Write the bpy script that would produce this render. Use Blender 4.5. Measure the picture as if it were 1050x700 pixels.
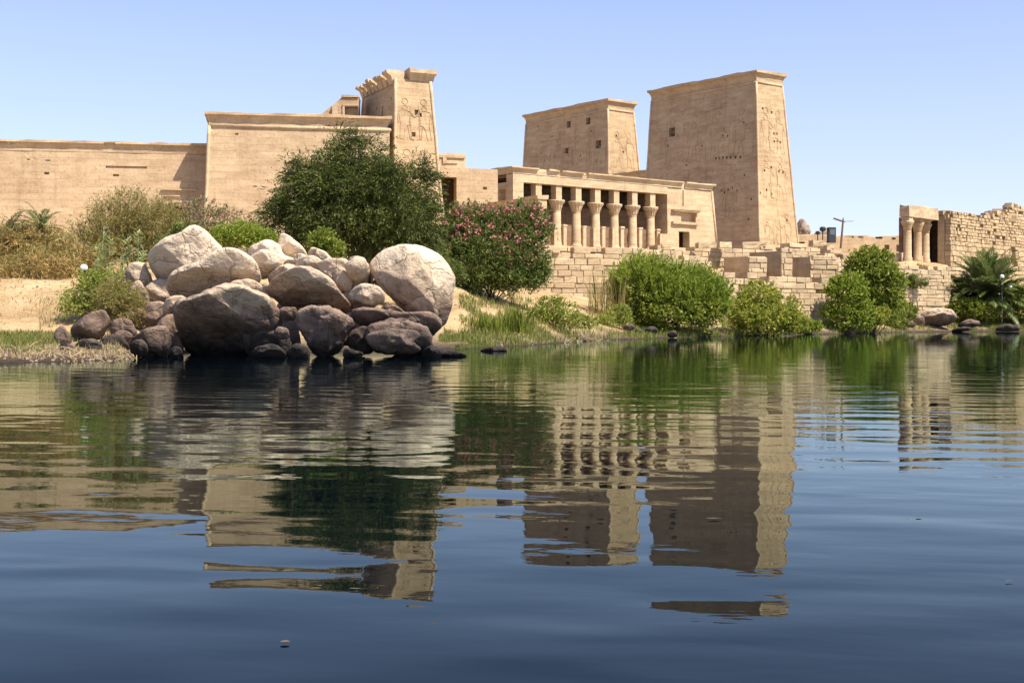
import bpy, bmesh, math, random
import numpy as np
from mathutils import Vector, Matrix, noise

random.seed(7)
RNG = np.random.default_rng(11)
SC = bpy.context.scene
COL = SC.collection
for _o in list(bpy.data.objects):
    bpy.data.objects.remove(_o)
PI = math.pi
R = math.radians

# ------------------------------------------------------------------ camera, world, sun, exposure
F, CX, HZ, EYE = 1350.0, 525.0, 328.0, 1.3
cam = bpy.data.cameras.new('camera')
cam.sensor_width = 36.0
cam.lens = F / 1050.0 * 36.0
cam.shift_y = -22.0 / 1050.0
cam.clip_start, cam.clip_end = 0.1, 9000
camo = bpy.data.objects.new('camera', cam)
COL.objects.link(camo)
camo.location = (0, 0, EYE)
camo.rotation_euler = (R(90), 0, 0)
SC.camera = camo

SUN_EL, SUN_AZ = R(54), R(125)
world = bpy.data.worlds.new('World')
SC.world = world
world.use_nodes = True
wn = world.node_tree
wn.nodes.clear()
sky = wn.nodes.new('ShaderNodeTexSky')
sky.sky_type = 'NISHITA'
sky.sun_disc = False
sky.sun_elevation = SUN_EL
sky.sun_rotation = SUN_AZ
sky.altitude = 1500
sky.air_density = 1.0
sky.dust_density = 0.15
sky.ozone_density = 2.5
bg = wn.nodes.new('ShaderNodeBackground')
bg.inputs['Strength'].default_value = 0.112
wo = wn.nodes.new('ShaderNodeOutputWorld')
tint = wn.nodes.new('ShaderNodeMix')          # slightly violet desert haze in the whole sky
tint.data_type = 'RGBA'; tint.blend_type = 'MULTIPLY'
tint.inputs[0].default_value = 1.0
tint.inputs[7].default_value = (1.14, 0.98, 1.05, 1)
wn.links.new(sky.outputs[0], tint.inputs[6])
haze = wn.nodes.new('ShaderNodeMix')          # even dusty veil that flattens the gradient
haze.data_type = 'RGBA'
wtc = wn.nodes.new('ShaderNodeTexCoord')
wsp = wn.nodes.new('ShaderNodeSeparateXYZ')
wmr = wn.nodes.new('ShaderNodeMapRange')
for k_, v_ in ((1, 0.0), (2, 0.32), (3, 0.62), (4, 0.05)):
    wmr.inputs[k_].default_value = v_
wn.links.new(wtc.outputs['Generated'], wsp.inputs[0])
wn.links.new(wsp.outputs[2], wmr.inputs[0])
wn.links.new(wmr.outputs[0], haze.inputs[0])
haze.inputs[7].default_value = (3.05, 3.3, 4.6, 1)
wn.links.new(tint.outputs[2], haze.inputs[6])
wn.links.new(haze.outputs[2], bg.inputs[0])
wn.links.new(bg.outputs[0], wo.inputs[0])

sl = bpy.data.lights.new('sun', 'SUN')
sl.energy = 5.0
sl.angle = R(0.5)
sl.color = (1.0, 0.92, 0.78)
so = bpy.data.objects.new('sun', sl)
COL.objects.link(so)
sdir = Vector((math.sin(SUN_AZ) * math.cos(SUN_EL), math.cos(SUN_AZ) * math.cos(SUN_EL), math.sin(SUN_EL)))
so.rotation_euler = sdir.to_track_quat('Z', 'Y').to_euler()
so.location = sdir * 200

vs = SC.view_settings
vs.view_transform = 'Standard'
vs.look = 'None'
vs.gamma = 1.0
vs.use_curve_mapping = False
vs.exposure = 0.92
SC.cycles.max_bounces = 6
SC.cycles.transparent_max_bounces = 4

# ------------------------------------------------------------------ helpers
def W(px, py, Y):
    return Vector(((px - CX) / F * Y, Y, EYE + (HZ - py) / F * Y))

def WX(px, Y):
    return (px - CX) / F * Y

def WZ(py, Y):
    return EYE + (HZ - py) / F * Y

def link(o, parent=None):
    COL.objects.link(o)
    if parent is not None:
        o.parent = parent
    return o

def tag(o, label=None, cat=None, group=None, kind=None):
    if label: o['label'] = label
    if cat: o['category'] = cat
    if group: o['group'] = group
    if kind: o['kind'] = kind
    return o

def thing(name, label, cat, loc=(0, 0, 0), rotz=0.0, group=None):
    o = bpy.data.objects.new(name, None)
    link(o)
    o.location = loc
    o.rotation_euler = (0, 0, rotz)
    o.empty_display_size = 0.3
    return tag(o, label, cat, group)

class MB:
    """collects vertices and faces"""
    def __init__(self):
        self.v, self.f = [], []

    def add(self, vs_, fs_):
        n = len(self.v)
        self.v += [tuple(p) for p in vs_]
        self.f += [tuple(i + n for i in f) for f in fs_]

    def box(self, x0, x1, y0, y1, z0, z1, j=0.0, M=None):
        P = [(x, y, z) for z in (z0, z1) for (x, y) in ((x0, y0), (x1, y0), (x1, y1), (x0, y1))]
        if j:
            P = [tuple(c + random.uniform(-j, j) for c in p) for p in P]
        if M is not None:
            P = [tuple(M @ Vector(p)) for p in P]
        self.add(P, [(3, 2, 1, 0), (4, 5, 6, 7), (0, 1, 5, 4), (1, 2, 6, 5), (2, 3, 7, 6), (3, 0, 4, 7)])

    def stone(self, x0, x1, y0, y1, z0, z1, ch=0.05, j=0.03, M=None):
        """block with worn chamfered edges on the -y face"""
        fr = [(x0 + ch, y0, z0 + ch), (x1 - ch, y0, z0 + ch), (x1 - ch, y0, z1 - ch), (x0 + ch, y0, z1 - ch)]
        md = [(x0, y0 + ch, z0), (x1, y0 + ch, z0), (x1, y0 + ch, z1), (x0, y0 + ch, z1)]
        bk = [(x0, y1, z0), (x1, y1, z0), (x1, y1, z1), (x0, y1, z1)]
        fr = [(a + random.uniform(-j, j), b + random.uniform(-j, j), c + random.uniform(-j, j)) for a, b, c in fr]
        md = [(a + random.uniform(-j, j) * .6, b, c + random.uniform(-j, j) * .6) for a, b, c in md]
        P = fr + md + bk
        if M is not None:
            P = [tuple(M @ Vector(p)) for p in P]
        fs_ = [(0, 1, 2, 3)]
        for a in (0, 4):
            for i in range(4):
                k = (i + 1) % 4
                fs_.append((a + k, a + i, a + 4 + i, a + 4 + k))
        fs_.append((11, 10, 9, 8))
        self.add(P, fs_)

    def stack(self, levels, seg=1.0, dz=1.0, amp=0.02, amp_top=None):
        """rings of rectangles (z, x0, x1, y0, y1), sides wobbled a little like worn masonry"""
        z, x0, x1, y0, y1 = levels[0]
        nx = max(1, math.ceil((x1 - x0) / seg)); ny = max(1, math.ceil((y1 - y0) / seg))
        per = [(i / nx, 0) for i in range(nx)] + [(1, i / ny) for i in range(ny)] + \
              [(1 - i / nx, 1) for i in range(nx)] + [(0, 1 - i / ny) for i in range(ny)]
        L = [levels[0]]
        for a, b in zip(levels, levels[1:]):
            n = max(1, math.ceil((b[0] - a[0]) / dz))
            for k in range(1, n + 1):
                L.append(tuple(p + (q - p) * k / n for p, q in zip(a, b)))
        P, m = [], len(per)
        for li, (z, x0, x1, y0, y1) in enumerate(L):
            a = amp
            az = 0.0
            if li == len(L) - 1 and amp_top is not None:
                az = amp_top
            for (s, t) in per:
                corner = (s in (0, 1) and t in (0, 1))
                k = 0.5 if corner else 1.0
                P.append((x0 + (x1 - x0) * s + random.uniform(-a, a) * k, y0 + (y1 - y0) * t + random.uniform(-a, a) * k,
                          z + (random.uniform(-az, az * .3) if az else 0)))
        fs_ = []
        for r in range(len(L) - 1):
            for i in range(m):
                k = (i + 1) % m
                fs_.append((r * m + i, r * m + k, (r + 1) * m + k, (r + 1) * m + i))
        fs_.append(tuple(reversed(range(m))))
        fs_.append(tuple(range((len(L) - 1) * m, len(L) * m)))
        self.add(P, fs_)

    def lathe(self, prof, n=20, c=(0, 0, 0)):
        P, fs_ = [], []
        for (r, z) in prof:
            for k in range(n):
                a = 2 * PI * k / n
                P.append((c[0] + r * math.cos(a), c[1] + r * math.sin(a), c[2] + z))
        for i in range(len(prof) - 1):
            for k in range(n):
                q = (k + 1) % n
                fs_.append((i * n + k, i * n + q, (i + 1) * n + q, (i + 1) * n + k))
        fs_.append(tuple(reversed(range(n))))
        fs_.append(tuple(range((len(prof) - 1) * n, len(prof) * n)))
        self.add(P, fs_)

    def tube(self, pts, rad, n=6):
        pts = [Vector(p) for p in pts]
        rads = rad if isinstance(rad, (list, tuple)) else [rad] * len(pts)
        P, fs_ = [], []
        for i, p in enumerate(pts):
            d = (pts[min(i + 1, len(pts) - 1)] - pts[max(i - 1, 0)])
            d = d.normalized() if d.length > 1e-9 else Vector((0, 0, 1))
            up = Vector((0, 0, 1)) if abs(d.z) < .9 else Vector((1, 0, 0))
            a = d.cross(up).normalized(); b = d.cross(a)
            for k in range(n):
                t = 2 * PI * k / n
                P.append(p + (a * math.cos(t) + b * math.sin(t)) * rads[i])
        for i in range(len(pts) - 1):
            for k in range(n):
                q = (k + 1) % n
                fs_.append((i * n + q, i * n + k, (i + 1) * n + k, (i + 1) * n + q))
        fs_.append(tuple(range(n)))
        fs_.append(tuple(reversed(range((len(pts) - 1) * n, len(pts) * n))))
        self.add(P, fs_)

    def prism(self, poly, y0, y1):
        """polygon in x,z (counter-clockwise seen from -y) pushed from y0 to y1"""
        n = len(poly)
        P = [(x, y0, z) for x, z in poly] + [(x, y1, z) for x, z in poly]
        fs_ = [tuple(range(n)), tuple(reversed(range(n, 2 * n)))]
        for i in range(n):
            k = (i + 1) % n
            fs_.append((k, i, n + i, n + k))
        self.add(P, fs_)

    def mesh(self, name):
        me = bpy.data.meshes.new(name)
        me.from_pydata(self.v, [], self.f)
        me.update()
        return me

    def build(self, name, mat, parent=None, smooth=False, cuts=None):
        me = self.mesh(name)
        me.materials.append(mat)
        if smooth:
            me.polygons.foreach_set('use_smooth', [True] * len(me.polygons))
        o = link(bpy.data.objects.new(name, me))
        if cuts:
            c = MB()
            for b in cuts:
                c.box(*b)
            cm = c.mesh('cutter'); cm.materials.append(mat)
            co = link(bpy.data.objects.new('cutter', cm))
            md = o.modifiers.new('cut', 'BOOLEAN')
            md.operation = 'DIFFERENCE'; md.solver = 'EXACT'; md.use_self = True; md.object = co
            dg = bpy.context.evaluated_depsgraph_get()
            nm = bpy.data.meshes.new_from_object(o.evaluated_get(dg))
            o.modifiers.clear()
            if len(nm.polygons) > 5:
                nm.name = name
                o.data = nm
            bpy.data.objects.remove(co)
        if parent is not None:
            o.parent = parent
        return o

def np_mesh(name, V, faces_n, mat, parent=None, smooth=False):
    """V (K, faces_n, 3): K separate faces"""
    K = V.shape[0]
    me = bpy.data.meshes.new(name)
    me.vertices.add(K * faces_n)
    me.vertices.foreach_set('co', np.ascontiguousarray(V, dtype=np.float32).ravel())
    me.loops.add(K * faces_n)
    me.loops.foreach_set('vertex_index', np.arange(K * faces_n, dtype=np.int32))
    me.polygons.add(K)
    me.polygons.foreach_set('loop_start', np.arange(0, K * faces_n, faces_n, dtype=np.int32))
    me.update(calc_edges=True)
    me.materials.append(mat)
    return link(bpy.data.objects.new(name, me), parent)

def unit(a):
    return a / (np.linalg.norm(a, axis=-1, keepdims=True) + 1e-9)

def rdir(n):
    return unit(RNG.normal(size=(n, 3)))

# ------------------------------------------------------------------ materials
def new_mat(name):
    m = bpy.data.materials.new(name)
    m.use_nodes = True
    nt = m.node_tree
    nt.nodes.clear()
    out = nt.nodes.new('ShaderNodeOutputMaterial')
    return m, nt, out

def N(nt, t, **kw):
    n = nt.nodes.new(t)
    for k, v in kw.items():
        if k in n.inputs:
            n.inputs[k].default_value = v
        else:
            setattr(n, k, v)
    return n

def ramp(nt, fac, stops):
    r = nt.nodes.new('ShaderNodeValToRGB')
    e = r.color_ramp.elements
    while len(e) < len(stops):
        e.new(0.5)
    for i, (p, c) in enumerate(stops):
        e[i].position = p
        e[i].color = (c[0], c[1], c[2], 1)
    nt.links.new(fac, r.inputs[0])
    return r

def mixc(nt, fac, a, b, mode='MIX'):
    n = nt.nodes.new('ShaderNodeMix')
    n.data_type = 'RGBA'
    n.blend_type = mode
    for sock, val in ((n.inputs[0], fac), (n.inputs[6], a), (n.inputs[7], b)):
        if hasattr(val, 'is_linked'):
            nt.links.new(val, sock)
        elif isinstance(val, (int, float)):
            sock.default_value = val
        else:
            sock.default_value = (val[0], val[1], val[2], 1)
    return n.outputs[2]

def math_n(nt, op, a, b=None, clamp=False):
    n = nt.nodes.new('ShaderNodeMath')
    n.operation = op
    n.use_clamp = clamp
    for i, v in enumerate((a, b)):
        if v is None: continue
        if hasattr(v, 'is_linked'): nt.links.new(v, n.inputs[i])
        else: n.inputs[i].default_value = v
    return n.outputs[0]

def noise_n(nt, vec, scale, detail=4, rough=0.55, dist=0.0):
    n = N(nt, 'ShaderNodeTexNoise', Scale=scale, Detail=detail, Roughness=rough, Distortion=dist)
    nt.links.new(vec, n.inputs['Vector'])
    return n.outputs['Fac']

def scaled(nt, vec, s):
    n = nt.nodes.new('ShaderNodeMapping')
    n.inputs['Scale'].default_value = s
    nt.links.new(vec, n.inputs['Vector'])
    return n.outputs[0]

def stone_mat(name, base, dark, red, bw=1.6, bh=0.6, mortar=0.35, brick=True, bump=0.5, vary=0.25):
    m, nt, out = new_mat(name)
    L = nt.links.new
    p = N(nt, 'ShaderNodeBsdfPrincipled', Roughness=0.92)
    p.inputs['Specular IOR Level'].default_value = 0.15
    tc = nt.nodes.new('ShaderNodeTexCoord')
    geo = nt.nodes.new('ShaderNodeNewGeometry')
    pos = geo.outputs['Position']
    sep = nt.nodes.new('ShaderNodeSeparateXYZ'); L(tc.outputs['Object'], sep.inputs[0])
    u = math_n(nt, 'ADD', sep.outputs[0], sep.outputs[1])
    cmb = nt.nodes.new('ShaderNodeCombineXYZ'); L(u, cmb.inputs[0]); L(sep.outputs[2], cmb.inputs[1])
    big = noise_n(nt, pos, 0.22, 5, 0.6)
    mid = noise_n(nt, scaled(nt, pos, (0.6, 0.6, 2.2)), 0.9, 5, 0.62)
    fine = noise_n(nt, pos, 5.0, 5, 0.6)
    base, dark, red = [(x[0] * .99, x[1] * 1.005, x[2] * 1.08) for x in (base, dark, red)]
    c = ramp(nt, mid, [(0.3, dark), (0.5, base), (0.72, [min(1, x * 1.13) for x in base])]).outputs[0]
    redm = math_n(nt, 'MULTIPLY', math_n(nt, 'GREATER_THAN', big, 0.6), 0.3)
    pat = noise_n(nt, scaled(nt, pos, (0.28, 0.28, 1.1)), 1.0, 4, 0.55)
    bigr = ramp(nt, pat, [(0.55, (0, 0, 0)), (0.63, (1, 1, 1))])
    c = mixc(nt, math_n(nt, 'MULTIPLY', bigr.outputs[0], 0.5), c, red)
    drip = ramp(nt, noise_n(nt, scaled(nt, pos, (1.1, 1.1, 0.09)), 1.0, 5, 0.6), [(0.3, (0.74, 0.70, 0.66)), (0.47, (1, 1, 1))])
    c = mixc(nt, 0.6, c, drip.outputs[0], 'MULTIPLY')
    blot = ramp(nt, big, [(0.33, (0.82, 0.79, 0.75)), (0.5, (1, 1, 1)), (0.7, (1.08, 1.06, 1.03))])
    c = mixc(nt, 0.65, c, blot.outputs[0], 'MULTIPLY')
    hgt = math_n(nt, 'MULTIPLY', fine, 0.35)
    if brick:
        b = N(nt, 'ShaderNodeTexBrick', Scale=1.0)
        b.inputs['Brick Width'].default_value = bw
        b.inputs['Row Height'].default_value = bh
        b.inputs['Mortar Size'].default_value = 0.022
        b.inputs['Mortar Smooth'].default_value = 0.4
        b.inputs['Bias'].default_value = -0.1
        b.inputs['Color1'].default_value = (1, 1, 1, 1)
        b.inputs['Color2'].default_value = (1 - vary, 1 - vary * 1.15, 1 - vary * 1.25, 1)
        b.inputs['Mortar'].default_value = (1 - mortar, 1 - mortar, 1 - mortar, 1)
        b.offset = 0.5
        L(cmb.outputs[0], b.inputs['Vector'])
        c = mixc(nt, 1.0, c, b.outputs['Color'], 'MULTIPLY')
        hgt = math_n(nt, 'SUBTRACT', hgt, math_n(nt, 'MULTIPLY', b.outputs['Fac'], 0.5))
    else:
        rpi = ramp(nt, geo.outputs['Random Per Island'], [(0, [1 - vary] * 3), (1, (1.0, 1.0, 1.0))])
        c = mixc(nt, 1.0, c, rpi.outputs[0], 'MULTIPLY')
    sp = ramp(nt, fine, [(0.32, (0.72, 0.68, 0.64)), (0.5, (1, 1, 1))])
    c = mixc(nt, 0.7, c, sp.outputs[0], 'MULTIPLY')
    L(c, p.inputs['Base Color'])
    bp = N(nt, 'ShaderNodeBump', Strength=bump, Distance=0.12)
    L(hgt, bp.inputs['Height']); L(bp.outputs[0], p.inputs['Normal'])
    L(p.outputs[0], out.inputs[0])
    return m

SAND = (0.47, 0.335, 0.188)
M_PYLON = stone_mat('pylon_sandstone', SAND, (0.38, 0.262, 0.142), (0.38, 0.225, 0.125), 1.7, 0.62, 0.09, vary=0.12)
M_WALL = stone_mat('wall_sandstone', (0.49, 0.352, 0.205), (0.415, 0.292, 0.163), (0.42, 0.28, 0.165), 1.9, 0.6, 0.09, vary=0.07)
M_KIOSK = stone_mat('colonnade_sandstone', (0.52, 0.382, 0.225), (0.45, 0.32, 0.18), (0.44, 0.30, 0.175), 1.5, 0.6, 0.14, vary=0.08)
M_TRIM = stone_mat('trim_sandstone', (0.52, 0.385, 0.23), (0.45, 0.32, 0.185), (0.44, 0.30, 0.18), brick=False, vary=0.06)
M_INNER_SHADE = stone_mat('shade_darkened_sandstone', (0.24, 0.155, 0.092), (0.17, 0.11, 0.066), (0.19, 0.115, 0.07), 1.5, 0.6, 0.15, vary=0.1)  # darker copy of the sandstone, interior shade put into its colour
M_BLOCK = stone_mat('block_sandstone', (0.52, 0.39, 0.23), (0.41, 0.297, 0.17), (0.42, 0.29, 0.17), brick=False, bump=0.8, vary=0.26)
M_ROUGH = stone_mat('rough_block_sandstone', (0.52, 0.385, 0.22), (0.39, 0.275, 0.155), (0.40, 0.275, 0.155), brick=False, bump=0.9, vary=0.3)
M_RELIEF = stone_mat('carved_sandstone', (0.41, 0.285, 0.16), (0.34, 0.232, 0.128), (0.34, 0.22, 0.128), brick=False, vary=0.1)

def granite_mat():
    m, nt, out = new_mat('river_granite')
    L = nt.links.new
    p = N(nt, 'ShaderNodeBsdfPrincipled', Roughness=0.8)
    p.inputs['Specular IOR Level'].default_value = 0.25
    geo = nt.nodes.new('ShaderNodeNewGeometry')
    oi = nt.nodes.new('ShaderNodeObjectInfo')
    pos = geo.outputs['Position']
    sep = nt.nodes.new('ShaderNodeSeparateXYZ'); L(pos, sep.inputs[0])
    n1 = noise_n(nt, pos, 0.55, 6, 0.6, 0.6)
    n2 = noise_n(nt, pos, 2.6, 6, 0.65)
    n3 = noise_n(nt, pos, 14.0, 4, 0.6)
    streak = noise_n(nt, scaled(nt, pos, (1.6, 1.6, 0.35)), 1.6, 5, 0.65)
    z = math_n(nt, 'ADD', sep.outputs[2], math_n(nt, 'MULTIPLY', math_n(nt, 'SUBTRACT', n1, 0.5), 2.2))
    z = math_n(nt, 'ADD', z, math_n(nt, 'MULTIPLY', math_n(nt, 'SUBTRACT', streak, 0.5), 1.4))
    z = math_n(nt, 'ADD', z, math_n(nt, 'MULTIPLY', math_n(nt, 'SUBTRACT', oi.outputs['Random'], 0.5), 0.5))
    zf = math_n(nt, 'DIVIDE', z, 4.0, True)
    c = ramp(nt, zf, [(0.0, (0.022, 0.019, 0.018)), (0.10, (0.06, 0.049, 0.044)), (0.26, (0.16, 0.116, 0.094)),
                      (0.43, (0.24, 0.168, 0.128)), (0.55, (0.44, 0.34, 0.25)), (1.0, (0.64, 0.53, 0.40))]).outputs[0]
    mot = ramp(nt, n2, [(0.3, (0.42, 0.35, 0.29)), (0.46, (0.95, 0.93, 0.9)), (0.75, (1.08, 1.04, 1.0))])
    c = mixc(nt, 0.75, c, mot.outputs[0], 'MULTIPLY')
    spk = ramp(nt, n3, [(0.35, (0.7, 0.68, 0.66)), (0.5, (1, 1, 1))])
    c = mixc(nt, 0.6, c, spk.outputs[0], 'MULTIPLY')
    # dark weathered cracks
    vor = N(nt, 'ShaderNodeTexVoronoi', Scale=0.55, feature='DISTANCE_TO_EDGE')
    cell = N(nt, 'ShaderNodeTexVoronoi', Scale=0.55, feature='F1')
    wv = nt.nodes.new('ShaderNodeVectorMath'); wv.operation = 'ADD'
    nn = N(nt, 'ShaderNodeTexNoise', Scale=1.2, Detail=4); L(pos, nn.inputs['Vector'])
    L(pos, wv.inputs[0]); L(nn.outputs['Color'], wv.inputs[1]); L(wv.outputs[0], vor.inputs['Vector']); L(wv.outputs[0], cell.inputs['Vector'])
    csp = nt.nodes.new('ShaderNodeSeparateColor'); L(cell.outputs['Color'], csp.inputs[0])
    ct_ = ramp(nt, csp.outputs[0], [(0.0, (0.72, 0.66, 0.60)), (0.5, (1, 1, 1)), (1.0, (1.1, 1.06, 1.02))])
    c = mixc(nt, 0.75, c, ct_.outputs[0], 'MULTIPLY')
    cr = ramp(nt, vor.outputs['Distance'], [(0.0, (0.22, 0.18, 0.16)), (0.02, (1, 1, 1))])
    c = mixc(nt, math_n(nt, 'MULTIPLY', n2, 0.9), c, mixc(nt, 1.0, c, cr.outputs[0], 'MULTIPLY'))
    L(c, p.inputs['Base Color'])
    h = math_n(nt, 'ADD', math_n(nt, 'MULTIPLY', n2, 0.7), math_n(nt, 'MULTIPLY', n3, 0.12))
    h = math_n(nt, 'ADD', h, math_n(nt, 'MULTIPLY', ramp(nt, vor.outputs['Distance'], [(0, (0, 0, 0)), (0.03, (1, 1, 1))]).outputs[0], 0.12))
    h = math_n(nt, 'ADD', h, math_n(nt, 'MULTIPLY', csp.outputs[1], 0.22))
    bp = N(nt, 'ShaderNodeBump', Strength=0.9, Distance=0.25)
    L(h, bp.inputs['Height']); L(bp.outputs[0], p.inputs['Normal'])
    L(p.outputs[0], out.inputs[0])
    return m
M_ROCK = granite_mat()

def leaf_mat(name, cols, trans=0.3, rough=0.55, spec=0.25):
    m, nt, out = new_mat(name)
    L = nt.links.new
    geo = nt.nodes.new('ShaderNodeNewGeometry')
    st = [(i / max(1, len(cols) - 1), c) for i, c in enumerate(cols)]
    clump = noise_n(nt, geo.outputs['Position'], 0.9, 3, 0.5)
    f = math_n(nt, 'ADD', math_n(nt, 'MULTIPLY', geo.outputs['Random Per Island'], 0.6), math_n(nt, 'MULTIPLY', math_n(nt, 'SUBTRACT', clump, 0.3), 1.0), True)
    c = ramp(nt, f, st).outputs[0]
    p = N(nt, 'ShaderNodeBsdfPrincipled', Roughness=rough)
    p.inputs['Specular IOR Level'].default_value = spec
    L(c, p.inputs['Base Color'])
    if trans > 0:
        t = nt.nodes.new('ShaderNodeBsdfTranslucent'); L(c, t.inputs[0])
        mx = N(nt, 'ShaderNodeMixShader'); mx.inputs[0].default_value = trans
        L(p.outputs[0], mx.inputs[1]); L(t.outputs[0], mx.inputs[2]); L(mx.outputs[0], out.inputs[0])
    else:
        L(p.outputs[0], out.inputs[0])
    return m

M_TAM = leaf_mat('dark_feathery_foliage', [(0.020, 0.027, 0.005), (0.062, 0.078, 0.013), (0.18, 0.20, 0.038)], 0.22)
M_OLE = leaf_mat('oleander_foliage', [(0.05, 0.075, 0.014), (0.115, 0.15, 0.03), (0.22, 0.235, 0.06)], 0.38)
M_PINK = leaf_mat('pink_blossom', [(0.42, 0.11, 0.11), (0.52, 0.22, 0.20), (0.36, 0.09, 0.10)], 0.3)
M_BROWNB = leaf_mat('olive_brown_foliage', [(0.20, 0.125, 0.045), (0.29, 0.22, 0.075), (0.21, 0.215, 0.06), (0.39, 0.32, 0.125)], 0.35)
M_DRY = leaf_mat('dry_frond', [(0.14, 0.08, 0.025), (0.30, 0.19, 0.065), (0.42, 0.30, 0.11), (0.52, 0.42, 0.19)], 0.3)
M_PALM = leaf_mat('palm_leaf', [(0.08, 0.115, 0.03), (0.15, 0.19, 0.055), (0.28, 0.29, 0.11)], 0.4, 0.4, 0.4)
M_LIME = leaf_mat('bright_green_foliage', [(0.13, 0.19, 0.02), (0.23, 0.29, 0.035), (0.35, 0.38, 0.065)], 0.45)
M_LIME2 = leaf_mat('broad_green_foliage', [(0.095, 0.125, 0.016), (0.20, 0.24, 0.03), (0.36, 0.37, 0.07)], 0.42)
M_YEL = leaf_mat('yellow_green_foliage', [(0.14, 0.18, 0.02), (0.28, 0.31, 0.045), (0.46, 0.40, 0.07)], 0.45)
M_MILK = leaf_mat('silver_green_foliage', [(0.20, 0.25, 0.09), (0.32, 0.36, 0.15), (0.45, 0.46, 0.24)], 0.3)
M_LEAFY = leaf_mat('pale_leafy_foliage', [(0.13, 0.165, 0.03), (0.25, 0.28, 0.05), (0.40, 0.40, 0.10)], 0.4)
M_GRASS = leaf_mat('shore_grass', [(0.14, 0.17, 0.035), (0.21, 0.24, 0.055), (0.36, 0.30, 0.12)], 0.35)
M_STRAW = leaf_mat('dry_straw', [(0.30, 0.20, 0.10), (0.42, 0.31, 0.17), (0.52, 0.41, 0.25)], 0.15)
M_SPARSE = leaf_mat('dusty_foliage', [(0.16, 0.13, 0.06), (0.22, 0.20, 0.09), (0.28, 0.22, 0.12)], 0.25)

def plain(name, col, rough=0.7, metal=0.0, vary=0.15):
    m, nt, out = new_mat(name)
    geo = nt.nodes.new('ShaderNodeNewGeometry')
    n = noise_n(nt, geo.outputs['Position'], 6.0, 4)
    c = ramp(nt, n, [(0.3, [x * (1 - vary) for x in col]), (0.7, [min(1, x * (1 + vary)) for x in col])])
    p = N(nt, 'ShaderNodeBsdfPrincipled', Roughness=rough, Metallic=metal)
    nt.links.new(c.outputs[0], p.inputs['Base Color'])
    nt.links.new(p.outputs[0], out.inputs[0])
    return m
M_BARK = plain('bark', (0.13, 0.09, 0.06), 0.9)
M_BLACK = plain('black_enamel', (0.02, 0.02, 0.024), 0.5)
M_GLASS = plain('dark_lamp_glass', (0.10, 0.11, 0.13), 0.15)
M_WOOD = plain('weathered_wood', (0.16, 0.10, 0.075), 0.85)
M_WHITE = plain('white_globe', (0.82, 0.82, 0.80), 0.25, vary=0.03)
M_STEEL = plain('grey_steel', (0.45, 0.45, 0.44), 0.45, 0.5)

def ground_mat():
    m, nt, out = new_mat('sandy_bank')
    L = nt.links.new
    p = N(nt, 'ShaderNodeBsdfPrincipled', Roughness=0.95)
    p.inputs['Specular IOR Level'].default_value = 0.1
    geo = nt.nodes.new('ShaderNodeNewGeometry')
    pos = geo.outputs['Position']
    sep = nt.nodes.new('ShaderNodeSeparateXYZ'); L(pos, sep.inputs[0])
    n1 = noise_n(nt, pos, 0.35, 5, 0.6); n2 = noise_n(nt, pos, 3.0, 6, 0.65); n3 = noise_n(nt, pos, 18.0, 4, 0.6)
    c = ramp(nt, n1, [(0.3, (0.33, 0.215, 0.11)), (0.5, (0.45, 0.32, 0.17)), (0.7, (0.54, 0.405, 0.235))]).outputs[0]
    v = ramp(nt, n2, [(0.3, (0.66, 0.6, 0.55)), (0.55, (1, 1, 1))]); c = mixc(nt, 0.8, c, v.outputs[0], 'MULTIPLY')
    v = ramp(nt, n3, [(0.3, (0.7, 0.66, 0.62)), (0.5, (1, 1, 1))]); c = mixc(nt, 0.7, c, v.outputs[0], 'MULTIPLY')
    zz = math_n(nt, 'ADD', sep.outputs[2], math_n(nt, 'MULTIPLY', math_n(nt, 'SUBTRACT', n2, 0.5), 0.5))
    wet = ramp(nt, zz, [(0.0, (0.04, 0.03, 0.02)), (0.10, (0.075, 0.055, 0.036)), (0.3, (0.19, 0.135, 0.085)), (0.8, (0.36, 0.26, 0.15))])
    fz = ramp(nt, zz, [(0.45, (0, 0, 0)), (1.0, (1, 1, 1))])
    c = mixc(nt, fz.outputs[0], wet.outputs[0], c)
    L(c, p.inputs['Base Color'])
    bp = N(nt, 'ShaderNodeBump', Strength=0.8, Distance=0.15)
    L(math_n(nt, 'ADD', n2, math_n(nt, 'MULTIPLY', n3, 0.4)), bp.inputs['Height']); L(bp.outputs[0], p.inputs['Normal'])
    L(p.outputs[0], out.inputs[0])
    return m
M_GROUND = ground_mat()

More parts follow.
